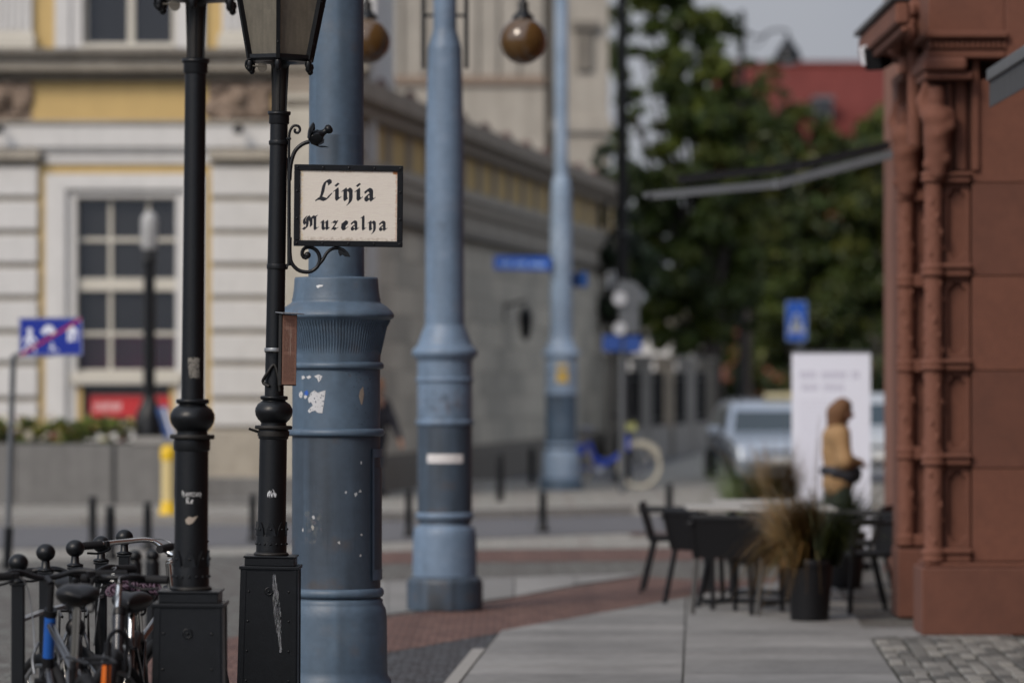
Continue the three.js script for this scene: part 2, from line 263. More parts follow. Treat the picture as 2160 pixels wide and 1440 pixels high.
// ---------------------------------------------------------------- left building, front facade (depth 54)
{
  const D = 54, s = D / F, T = thing('townhouse', 'cream and yellow classical townhouse with banded walls behind the lamp posts', 'building', [0, 0, -D]);
  const X = (p) => (p - 1080) * s, Y = (p) => HC + (800 - p) * s;
  const pb = (x0, y0, x1, y1, z0, z1, r = 0.006) => b2(X(x0), X(x1), Y(y1), Y(y0), z0, z1, r);
  // core wall with window holes, as pieces around them
  obj('wall', [pb(-900, -700, 155, 1062, -0.6, -0.12, 0), pb(378, -700, 790, 1062, -0.6, -0.12, 0), pb(155, 92, 378, 412, -0.6, -0.12, 0), pb(155, -700, 378, -160, -0.6, -0.12, 0), pb(155, 893, 378, 1062, -0.6, -0.12, 0)], M.white, T);
  // rusticated bands left and right of the window
  const cuts = [346, 419, 490, 560, 629, 700, 767, 842, 905];
  for (let i = 0; i < cuts.length - 1; i++) for (const [a, b] of [[-330, -80], [-78, 79], [445, 640], [642, 762]])
    obj('banded_block', pb(a, cuts[i] + 6, b, cuts[i + 1] - 6, -0.12, 0.05, 0.02), M.white, T);
  for (let i = 0; i < cuts.length; i++) for (const [a, b] of [[-330, 79], [445, 762]]) obj('band_joint', pb(a, cuts[i] - 6, b, cuts[i] + 6, -0.12, -0.01, 0), M.cornice, T);
  obj('plinth', [pb(-900, 907, 155, 1062, -0.12, 0.08, 0.02), pb(380, 907, 790, 1062, -0.12, 0.08, 0.02)], M.cornice, T);
  obj('plinth_ledge', pb(380, 1008, 790, 1026, 0.08, 0.16, 0.01), M.cornice, T);
  // yellow strips beside the surround
  for (const [a, b] of [[79, 94], [431, 446]]) obj('yellow_strip', pb(a, 345, b, 905, -0.12, -0.04, 0), M.yellow, T);
  obj('yellow_strip', pb(80, 345, 446, 366, -0.12, -0.042, 0), M.yellow, T);
  // stepped surround of the lower window
  for (const [o, z] of [[0, 0.0], [22, 0.05], [44, -0.03]]) {
    const t = 22;
    obj('surround', [pb(94 + o, 366 + o * 0.75, 94 + o + t, 905, -0.12, z), pb(431 - o * 0.9 - t, 366 + o * 0.75, 431 - o * 0.9, 905, -0.12, z), pb(94 + o + t, 366 + o * 0.75, 431 - o * 0.9 - t, 366 + o * 0.75 + 17, -0.12, z)], M.white, T);
  }
  // windows: frame bars, sill, six panes, room behind
  function window_(x0, x1, y0, y1, vs, hs, sill) {
    const W = new THREE.Group(); W.name = 'window'; T.add(W);
    obj('frame', [pb(x0, y0, x0 + 5, y1, -0.3, -0.16), pb(x1 - 5, y0, x1, y1, -0.3, -0.16), pb(x0 + 5, y0, x1 - 5, y0 + 5, -0.3, -0.165), pb(x0 + 5, y1 - 5, x1 - 5, y1, -0.3, -0.165)], M.cream, W);
    for (const [a, b] of vs) obj('mullion', pb(a, y0 + 5, b, y1 - 5, -0.28, -0.17), M.cream, W);
    for (const [a, b, k] of hs) obj('transom', pb(x0 + 5, a, x1 - 5, b, -0.28, -0.175 + (k || 0)), M.cream, W);
    const xs = [x0 + 5, ...vs.flat(), x1 - 5], ys = [y0 + 5, ...hs.map((q) => q.slice(0, 2)).flat(), y1 - 5];
    for (let i = 0; i < xs.length; i += 2) for (let j = 0; j < ys.length; j += 2) obj('pane', pb(xs[i], ys[j], xs[i + 1], ys[j + 1], -0.235, -0.231, 0), M.pane, W);
    obj('sill', pb(x0 - 6, y1, x1 + 6, y1 + sill, -0.3, 0.06, 0.012), M.cream, W);
    obj('reveal', [pb(x0 - 6, y0 - 4, x0, y1, -0.6, -0.12, 0), pb(x1, y0 - 4, x1 + 6, y1, -0.6, -0.12, 0), pb(x0 - 6, y0 - 12, x1 + 6, y0 - 4, -0.6, -0.12, 0)], M.cornice, W);
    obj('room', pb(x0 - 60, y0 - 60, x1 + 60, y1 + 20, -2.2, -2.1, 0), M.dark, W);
    return W;
  }
  const w1 = window_(155, 378, 414, 784, [[225.5, 233.5], [306, 313]], [[500, 509], [586, 613, 0.05], [699, 708]], 26);
  obj('purple_sheet', [pb(160, 700, 372, 782, -0.5, -0.48, 0)], M.plum, w1);  // plum sheet imitating the dim purple reflection in the lower sash
  window_(176, 364, -160, 92, [[265, 280]], [[-60, -44]], 16);
  // shop opening below the window
  const sh = new THREE.Group(); sh.name = 'shop_front'; T.add(sh);
  obj('recess', [pb(170, 812, 362, 830, -0.55, -0.1, 0), pb(170, 880, 362, 905, -0.5, -0.1, 0), pb(170, 830, 184, 880, -0.5, -0.1, 0)], M.dark, sh);
  obj('fascia', pb(184, 832, 362, 880, -0.4, -0.14), M.red, sh);
  // illegible in the photograph: a pale smear of worn letters
  const smear = canvas(256, 64, (c, w, h) => { c.clearRect(0, 0, w, h); const R = rng(3); for (let i = 0; i < 9; i++) { c.fillStyle = 'rgba(245,215,215,0.75)'; c.fillRect(12 + i * 10, 18 + R() * 6, 5 + R() * 3, 26); } });
  const sp = new THREE.Mesh(new THREE.PlaneGeometry(1.1, 0.26).translate(X(270), Y(856), -0.136), inkMat(smear)); sp.name = 'lettering'; sh.add(sp);
  for (const [a, b] of [[154, 172], [357, 384]]) obj('yellow_jamb', pb(a, 812, b, 905, -0.12, -0.05, 0), M.yellow, T);
  // string course, yellow panel, reliefs, dentils, main cornice
  obj('string_course', [pb(-900, 262, 770, 312, -0.12, 0.10, 0.02), pb(-900, 312, 770, 322, -0.12, 0.04), pb(95, 322, 446, 345, -0.12, 0.0)], M.white, T);
  for (const [a, b] of [[-330, 84], [440, 762]]) obj('impost', pb(a, 316, b, 338, -0.1, 0.17, 0.02), M.cornice, T);
  obj('ledge', pb(-900, 254, 770, 262, -0.12, 0.14), M.cornice, T);
  for (const [a, b] of [[-330, -62], [64, 438], [572, 762]]) obj('yellow_panel', pb(a, 172, b, 254, -0.12, -0.03, 0), M.yellow, T);
  const R = rng(17);
  for (const [a, b] of [[-62, 64], [438, 572]]) {
    const rel = [pb(a, 170, b, 254, -0.12, -0.01, 0)];
    for (let i = 0; i < 46; i++) { const x = X(a + (b - a) * (0.06 + 0.88 * R())), y = Y(178 + 70 * R()), r = 0.035 + 0.06 * R(); rel.push(sph(r, x, y, 0, 1 + R(), 0.7 + R() * 0.8, 0.9, 8)); }
    rel.push(sph(0.13, X((a + b) / 2), Y(205), 0.05, 1, 1.25, 0.9, 12), sph(0.05, X((a + b) / 2), Y(206), 0.17, 0.7, 1.2, 1, 8));
    obj('carved_relief', rel, M.relief, T);
    obj('hook', [bar([X((a + b) / 2), Y(262), 0.1], [X((a + b) / 2), Y(268), 0.35], 0.02), sph(0.07, X((a + b) / 2), Y(276), 0.35)], M.dark, T);
  }
  const den = []; for (let p = -330; p < 770; p += 11) den.push(pb(p, 155, p + 6, 167, 0.0, 0.12, 0)); obj('dentils', den, M.cornice, T).userData.kind = 'stuff';
  obj('dentil_course', [pb(-900, 152, 775, 170, -0.12, 0.0, 0)], M.grimeShade, T);  // shade under the cornice put into this dark colour
  obj('cornice', [pb(-900, 126, 780, 152, -0.12, 0.30, 0.03), pb(-900, 118, 785, 126, -0.12, 0.40, 0.01)], M.cornice, T);
  obj('cornice_cap', [pb(-900, 106, 785, 118, -0.12, 0.46, 0.01)], M.grimeShade, T);  // shadow line along the cornice top, put into its colour
  // upper storey
  for (const [a, b] of [[-60, 66], [468, 600]]) {
    const fl = [pb(a, -700, b, 68, -0.12, 0.06, 0)]; for (let p = a + 6; p < b - 8; p += 14) fl.push(pb(p, -700, p + 8, 62, 0.06, 0.085, 0.004));
    obj('fluted_pilaster', fl, M.white, T); obj('pilaster_base', [pb(a - 8, 74, b + 8, 106, -0.12, 0.16, 0.02), pb(a - 3, 66, b + 3, 74, -0.12, 0.1)], M.cream, T);
  }
  for (const [a, b] of [[66, 114], [430, 468]]) obj('yellow_strip', pb(a, -700, b, 106, -0.12, -0.04, 0), M.yellow, T);
  for (const [a, b, z] of [[114, 146, 0.04], [146, 172, 0.0], [368, 394, 0.0], [394, 430, 0.04]]) obj('surround', pb(a, -700, b, 106, -0.12, z), M.white, T);
  obj('return_wall', pb(760, -700, 790, 1062, -9, -0.6, 0), M.white, T);
}
// ---------------------------------------------------------------- side facade running away to the right, single storey with a heavy cornice
{
  const th = Math.acos(0.149), T = thing('museum_wing', 'long grey stone wing with yellow frieze receding behind the blue pillars', 'building', [-2.13, 0, -54], th);
  const L = 28;
  obj('wall', b2(-2, L, 0, 5.6, -0.7, -0.03), M.ashlar[0], T);
  const R = rng(9);
  let row = 0;
  for (let y = 0.62; y < 3.9; y += 0.41, row++) for (let x = -1.2 + (row % 2) * 0.65; x < 26; x += 1.3) obj('ashlar_block', b2(x + 0.004, x + 1.296, y + 0.003, y + 0.407, -0.03, 0.012 + 0.014 * R(), 0.005), M.ashlar[Math.floor(R() * 3)], T);
  obj('plinth', [b2(-2, L, 0, 0.55, -0.03, 0.16, 0.02), b2(-2, L, 0.55, 0.62, -0.03, 0.1, 0.01)], M.grimeShade, T);
  obj('architrave', [b2(-2, L, 4.02, 4.12, -0.1, 0.12, 0.01)], M.grimeShade, T);
  obj('moulding', [b2(-2, L, 4.12, 4.42, -0.1, 0.08, 0.02), b2(-2, L, 4.42, 4.62, -0.1, 0.12, 0.02), b2(-2, L, 4.62, 4.8, -0.1, 0.18, 0.03)], M.cornice, T);
  for (let x = -1.6; x < 27; x += 1.68) {
    obj('yellow_panel', b2(x + 0.42, x + 1.68, 4.84, 5.36, -0.05, 0.02, 0), M.yellow, T);
    obj('bracket', b2(x, x + 0.42, 4.8, 5.38, -0.05, 0.05, 0.01), M.brownStone, T);
    for (let k = 0; k < 4; k++) obj('dentil', b2(x + k * 0.42, x + k * 0.42 + 0.22, 4.44, 4.6, 0.12, 0.17, 0.01), M.cornice, T);
  }
  obj('cornice', [b2(-2, L, 5.38, 5.56, -0.7, 0.2, 0.03), b2(-2, L, 5.56, 5.78, -0.7, 0.34, 0.04)], M.brownStone, T);
  obj('roof_edge', b2(-2, L, 5.78, 5.86, -0.7, 0.3, 0.01), M.brownStone, T);
  for (let x = 1; x < 26; x += 2.4) obj('cornice_ornament', [sph(0.11, x, 5.92, 0.1, 1.6, 1.1, 0.8, 10), sph(0.07, x + 0.2, 5.9, 0.12, 1, 0.8, 0.8, 8), sph(0.07, x - 0.2, 5.9, 0.12, 1, 0.8, 0.8, 8)], M.redStone, T);
  // wall lantern on the wing
  obj('wall_lantern', [b2(13.2, 13.3, 2.75, 3.05, 0.02, 0.05), bar([13.25, 3.0, 0.03], [13.25, 3.1, 0.4], 0.025), lathe([[0.02, 0.62], [0.1, 0.5], [0.12, 0.44], [0.09, 0.1], [0.03, 0]], 6, 13.25, 2.4, 0.4)], M.iron, T);
}
{ // taller block set back behind the wing, frontal
  const D = 84, s = D / F, T = thing('museum_block', 'tall beige block rising behind the yellow frieze wing', 'building', [0, 0, -D]);
  const X = (p) => (p - 1080) * s, Y = (p) => HC + (800 - p) * s;
  const pb = (x0, y0, x1, y1, z0, z1, r = 0.01) => b2(X(x0), X(x1), Y(y1), Y(y0), z0, z1, r);
  obj('wall', pb(640, -500, 1150, 1000, -1.5, -0.15, 0), M.upper, T);
  for (const [a, b] of [[640, 752], [760, 800], [806, 846], [852, 890], [960, 1006], [1012, 1050], [1056, 1094], [1100, 1146]]) obj('pilaster_strip', pb(a, -500, b, 160, -0.15, 0.0, 0.02), M.upper, T);
  obj('lower_wall', pb(640, 178, 1150, 1000, -0.15, 0.02, 0.01), M.upper, T);
  obj('string_course', pb(640, 160, 1150, 178, -0.15, 0.12, 0.01), M.relief, T);
  obj('recess', pb(1150, -500, 1168, 1000, -1.5, -0.6, 0), M.grimeShade, T);
  obj('corner_pier', [pb(1168, -500, 1284, 1000, -1.5, 0.1, 0.02), pb(1164, 250, 1290, 280, -1.5, 0.22, 0.02)], M.upper, T);
  obj('downpipe', bar([X(1158), Y(1000), -0.3], [X(1158), Y(-500), -0.3], 0.1, 10), M.grimeShade, T);
  obj('shutter', [pb(1216, 55, 1250, 150, 0.1, 0.2, 0.01), pb(1206, 45, 1262, 62, 0.1, 0.3, 0.01)], M.grimeShade, T);
}
// ---------------------------------------------------------------- red building far behind the trees
{
  const D = 150, s = D / F, T = thing('brick_house', 'distant brick house with a wide red tiled roof above the trees', 'house', [15, 0, -D]);
  const X = (p) => (p - 1080) * s - 15, Y = (p) => HC + (800 - p) * s;
  const roofM = mat([0.145, 0.036, 0.030], 0.85, { physical: { specularIntensity: 0.25 }, amp: 0.35, size: 5, streak: 0.1, bump: 0.02 }), wallM = mat([0.28, 0.09, 0.05], 0.9, { amp: 0.3, size: 3 });
  const xl = X(1520), xr = X(2400), ye = Y(330), yr = Y(108);
  const sh = new THREE.Shape([new THREE.Vector2(-0.6, ye - 0.3), new THREE.Vector2(6, yr), new THREE.Vector2(12.6, ye - 0.3), new THREE.Vector2(12.4, ye - 0.6), new THREE.Vector2(6, yr - 0.35), new THREE.Vector2(-0.4, ye - 0.6)]);
  const roof = obj('roof', place(new THREE.ExtrudeGeometry(sh, { depth: xr - xl, bevelEnabled: false }), xr, 0, 0, 0, -PI / 2 + PI, 0).translate(0, 0, 0), roofM, T);
  roof.geometry.computeBoundingBox(); { const b = roof.geometry.boundingBox; roof.geometry.translate(xl - b.min.x, 0, -b.max.z + 0.6); }
  const c = []; for (let i = 0; i < 26; i++) { const t = i / 26, y = ye + (yr - ye) * t; c.push(box(xr - xl, 0.05, 0.12, (xl + xr) / 2, y + 0.0, -6.6 * t + 0.3)); }
  obj('tile_course', c, roofM, roof);
  obj('wall', b2(xl + 0.3, xr - 0.3, 0, ye - 0.35, -12, 0), wallM, T);
  obj('gable', [place(new THREE.ExtrudeGeometry(new THREE.Shape([new THREE.Vector2(0, ye - 0.4), new THREE.Vector2(6, yr - 0.4), new THREE.Vector2(12, ye - 0.4)]), { depth: 0.3, bevelEnabled: false }), xl + 0.6, 0, 0, 0, PI / 2, 0)], wallM, T);
  obj('ridge_tiles', b2(xl, xr, yr - 0.1, yr + 0.12, -6.3, -5.8, 0.05), roofM, T);
  const dm = obj('dormer', [b2(X(1728), X(1764), Y(248), Y(205), -4.5, -1.7), b2(X(1724), X(1768), Y(205), Y(196), -4.8, -1.5)], M.zinc, T);
  obj('dormer_pane', b2(X(1733), X(1759), Y(242), Y(212), -1.7, -1.68), M.pane, dm);
  for (let i = 0; i < 8; i++) for (const y of [2.2, 6.2]) { const x = xl + 2 + i * 1.95; const w = obj('window', [b2(x, x + 1.05, y, y + 1.8, 0.0, 0.06)], M.cream, T); obj('pane', [b2(x + 0.1, x + 0.48, y + 0.1, y + 1.7, 0.06, 0.07), b2(x + 0.57, x + 0.95, y + 0.1, y + 1.7, 0.06, 0.07)], M.pane, w); }
}
{ // pale building and stone-pillar fence at the end of the wing
  const D = 112, s = D / F, T = thing('pale_house', 'pale low house half hidden under the trees at the street end', 'house', [4.5, 0, -D]);
  const X = (p) => (p - 1080) * s - 4.5, Y = (p) => HC + (800 - p) * s;
  obj('wall', b2(X(1285), X(1500), 0, Y(700), -6, 0), M.white, T);
  obj('roof', [b2(X(1278), X(1506), Y(700), Y(690), -6, 0.3), b2(X(1290), X(1494), Y(690), Y(660), -5.5, -0.3)], M.grimeShade, T);
  for (const p of [1340, 1392, 1444]) { const w = obj('window', b2(X(p), X(p + 30), Y(850), Y(768), 0.0, 0.05), M.cream, T); obj('pane', [b2(X(p + 3), X(p + 14), Y(846), Y(772), 0.05, 0.06), b2(X(p + 16), X(p + 27), Y(846), Y(772), 0.05, 0.06)], M.pane, w); }
  const fm = mat([0.33, 0.31, 0.28], 0.9, { amp: 0.4, size: 0.9, bump: 0.004 });
  const Fc = thing('railing_fence', 'low stone wall with pillars and thin iron railings beside the side street', 'fence', [0, 0, 0]);
  const p0 = V(PX(1300, 78), 0, -78), p1 = V(PX(1490, 92), 0, -92);
  for (let i = 0; i <= 4; i++) { const p = p0.clone().lerp(p1, i / 4); obj('pillar', [rbox(0.42, 2.1, 0.42, p.x, 1.05, p.z, 0.02), rbox(0.52, 0.14, 0.52, p.x, 2.17, p.z, 0.03)], i % 2 ? fm : M.grimeShade, Fc); }
  for (let i = 0; i < 4; i++) { const a = p0.clone().lerp(p1, (i + 0.06) / 4), b = p0.clone().lerp(p1, (i + 0.94) / 4); obj('wall', flatBar(a.clone().setY(0.35), b.clone().setY(0.35), 0.3, 0.7), fm, Fc); const r = []; for (let k = 0; k < 18; k++) { const q = a.clone().lerp(b, k / 17); r.push(bar([q.x, 0.7, q.z], [q.x, 1.9, q.z], 0.014, 5)); } for (const y of [0.85, 1.75]) r.push(bar(a.clone().setY(y), b.clone().setY(y), 0.016, 5)); obj('railing', r, M.iron, Fc); }
}
// ---------------------------------------------------------------- trees
function leaves(blobs, n, size, seed, tones) {
  const R = rng(seed), P = new Float32Array(n * 12), N = new Float32Array(n * 12), C = new Float32Array(n * 12), I = new Uint32Array(n * 6), a = V(), u = V(), w = V(), c = V();
  const ball = () => { let x, y, z, q; do { x = R() * 2 - 1; y = R() * 2 - 1; z = R() * 2 - 1; q = x * x + y * y + z * z; } while (q > 1); return [x, y, z, Math.sqrt(q)]; };
  const sub = [];                                            // twigs: each bough carries a number of small leaf sprays
  blobs.forEach((b) => { const m = b[3] > 0.6 ? Math.round(12 + 5 * b[3]) : 5; for (let i = 0; i < m; i++) { const [x, y, z, q] = ball(), e = q > 0 ? Math.pow(q, -0.45) : 1; const r = b[3] * (0.18 + 0.26 * R()); sub.push([b[0] + x * e * b[3], b[1] + y * e * b[4], b[2] + z * e * b[3], r, r * (0.6 + 0.4 * R()), (b[5] || 1) * (0.75 + 0.5 * R()), Math.floor(R() * tones.length)]); } });
  const cum = []; let tot = 0; sub.forEach((q) => { tot += Math.pow(q[3], 2.2); cum.push(tot); });
  for (let i = 0; i < n; i++) {
    const t = R() * tot; let lo = 0, hi = cum.length - 1; while (lo < hi) { const m = (lo + hi) >> 1; if (cum[m] < t) lo = m + 1; else hi = m; } const k = lo;
    const b = sub[k]; let [x, y, z] = ball(); const spread = 0.8 + 0.7 * R();
    c.set(b[0] + x * b[3] * spread, b[1] + y * b[4] * spread, b[2] + z * b[3] * spread);
    a.set(x + (R() - 0.5) * 1.6, y + 0.5 + (R() - 0.5) * 1.2, z + (R() - 0.5) * 1.6).normalize();
    u.set(R() - 0.5, R() - 0.5, R() - 0.5).cross(a).normalize(); w.crossVectors(a, u);
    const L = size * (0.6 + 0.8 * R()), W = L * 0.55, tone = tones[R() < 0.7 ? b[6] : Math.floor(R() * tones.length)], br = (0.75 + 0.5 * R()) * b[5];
    const q4 = [[-L, 0, -0.15], [0, -W, 0.1], [L, 0, -0.15], [0, W, 0.1]];
    for (let v = 0; v < 4; v++) { const o = (i * 4 + v) * 3; P[o] = c.x + u.x * q4[v][0] + w.x * q4[v][1] + a.x * q4[v][2] * L; P[o + 1] = c.y + u.y * q4[v][0] + w.y * q4[v][1] + a.y * q4[v][2] * L; P[o + 2] = c.z + u.z * q4[v][0] + w.z * q4[v][1] + a.z * q4[v][2] * L; N[o] = a.x; N[o + 1] = a.y; N[o + 2] = a.z; C[o] = tone[0] * br; C[o + 1] = tone[1] * br; C[o + 2] = tone[2] * br; }
    I.set([0, 1, 2, 0, 2, 3].map((v) => v + i * 4), i * 6);
  }
  const g = new THREE.BufferGeometry(); g.setAttribute('position', new THREE.BufferAttribute(P, 3)); g.setAttribute('normal', new THREE.BufferAttribute(N, 3)); g.setAttribute('color', new THREE.BufferAttribute(C, 3)); g.setIndex(new THREE.BufferAttribute(I, 1)); return g;
}
const leafM = new THREE.MeshPhysicalMaterial({ vertexColors: true, roughness: 0.45, specularIntensity: 0.5, side: THREE.DoubleSide, transmission: 0.42, thickness: 0 });
const barkM = mat([0.045, 0.036, 0.03], 0.95, { amp: 0.5, size: 0.6, bump: 0.02 });
const GREEN = { dark: [[0.038, 0.06, 0.011], [0.058, 0.08, 0.012], [0.10, 0.105, 0.016]], mid: [[0.07, 0.105, 0.014], [0.11, 0.135, 0.017], [0.045, 0.072, 0.013]], gold: [[0.11, 0.125, 0.014], [0.08, 0.11, 0.016], [0.05, 0.085, 0.016]], grey: [[0.035, 0.055, 0.032], [0.03, 0.05, 0.022], [0.045, 0.062, 0.03]] };
// picture-space description of crowns: [px, py, r in px, squash, depth offset]
function tree(label, d, trunkPx, trunkTop, blobsPx, n, size, seed, tones, tr = 0.2) {
  const s = d / F, x0 = PX(trunkPx, d), T = thing('tree', label, 'tree', [x0, 0, -d]), R = rng(seed + 1);
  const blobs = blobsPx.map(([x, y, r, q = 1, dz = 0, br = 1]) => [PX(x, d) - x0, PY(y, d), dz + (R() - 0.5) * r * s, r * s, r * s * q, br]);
  obj('trunk', tube([[0, -0.1, 0], [tr * 0.3, PY(trunkTop, d) * 0.4, 0], [-tr * 0.2, PY(trunkTop, d) * 0.75, 0.05], [0, PY(trunkTop, d) * 1.25, 0]], tr, 14, 10), barkM, T);
  const lim = []; blobs.forEach((b) => lim.push(bar([0, PY(trunkTop, d) * (0.8 + 0.3 * R()), 0], [b[0], b[1], b[2]], tr * 0.42, 6, tr * 0.1)));
  obj('limbs', lim, barkM, T);
  const cr = new THREE.Mesh(leaves(blobs, n, size, seed, tones), leafM); cr.name = 'crown'; cr.castShadow = cr.receiveShadow = true; T.add(cr);
  return T;
}
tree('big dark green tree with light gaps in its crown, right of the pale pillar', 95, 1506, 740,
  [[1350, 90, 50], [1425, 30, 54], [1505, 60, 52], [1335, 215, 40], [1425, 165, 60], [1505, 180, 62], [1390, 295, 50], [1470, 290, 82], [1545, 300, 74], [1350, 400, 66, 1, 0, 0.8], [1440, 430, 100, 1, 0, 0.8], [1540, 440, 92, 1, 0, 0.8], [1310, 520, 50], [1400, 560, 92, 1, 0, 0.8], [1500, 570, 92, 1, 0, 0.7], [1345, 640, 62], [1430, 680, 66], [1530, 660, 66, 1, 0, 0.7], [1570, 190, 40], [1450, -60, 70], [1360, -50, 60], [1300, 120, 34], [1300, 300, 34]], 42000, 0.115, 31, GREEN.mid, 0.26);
tree('dark dense tree standing under the red roof beside the sandstone corner', 112, 1690, 760,
  [[1640, 330, 70], [1720, 380, 78], [1800, 370, 80], [1860, 420, 70], [1630, 470, 90], [1730, 500, 100], [1830, 520, 95], [1600, 600, 86], [1700, 630, 96], [1810, 650, 96], [1880, 600, 70], [1600, 400, 60], [1640, 215, 42], [1690, 265, 50], [1745, 320, 46], [1610, 170, 30], [1640, 140, 20], [1600, 260, 44]], 46000, 0.125, 47, GREEN.dark, 0.22);
tree('narrow dark spruce-like tree rising between the big tree and the roof', 104, 1575, 740,
  [[1566, 60, 14, 1.6], [1566, 120, 24, 1.4], [1572, 190, 36, 1.2], [1580, 270, 50, 1.2], [1600, 360, 66], [1590, 460, 80]], 15000, 0.11, 53, GREEN.dark, 0.18);
tree('yellow green tree top glowing just left of the sandstone wall', 128, 1850, 700,
  [[1835, 285, 42], [1875, 270, 46], [1800, 320, 34], [1860, 340, 56], [1910, 320, 50]], 7000, 0.16, 61, GREEN.gold, 0.18);
tree('small grey green tree hanging over the end of the stone wing', 80, 1296, 740,
  [[1280, 330, 34], [1262, 420, 36], [1300, 480, 50], [1265, 560, 44], [1290, 640, 52], [1330, 560, 46], [1240, 640, 26], [1310, 700, 40]], 8000, 0.12, 67, GREEN.grey, 0.12);
tree('yellowing tree behind the dark pole left of the big tree', 120, 1300, 700, [[1300, 130, 30, 1.4], [1310, 250, 30, 1.6], [1295, 370, 30, 1.3], [1305, 50, 30]], 3500, 0.15, 71, GREEN.gold, 0.15);
tree('broad dark tree closing the gap behind the parked cars', 135, 1760, 800,
  [[1560, 690, 90, 0.8], [1680, 700, 100, 0.8], [1800, 690, 100, 0.8], [1900, 680, 90, 0.8], [1480, 620, 80, 0.8], [1620, 560, 90], [1750, 560, 100], [1870, 540, 90]], 16000, 0.2, 73, GREEN.dark, 0.25);
// clipped hedge under the trees
{ const g = leaves([[PX(1600, 118), 1.1, -118, 1.3, 1.0], [PX(1690, 118), 1.2, -118, 1.3, 1.1], [PX(1790, 118), 1.1, -118, 1.3, 1.0], [PX(1880, 118), 1.1, -118, 1.3, 1.0], [PX(1530, 118), 0.9, -118, 1.0, 0.8]], 9000, 0.12, 79, GREEN.dark); const h = new THREE.Mesh(g, leafM); h.name = numbered('hedge'); h.castShadow = h.receiveShadow = true; scene.add(meta(h, 'low dark hedge behind the parked cars', 'hedge')); }

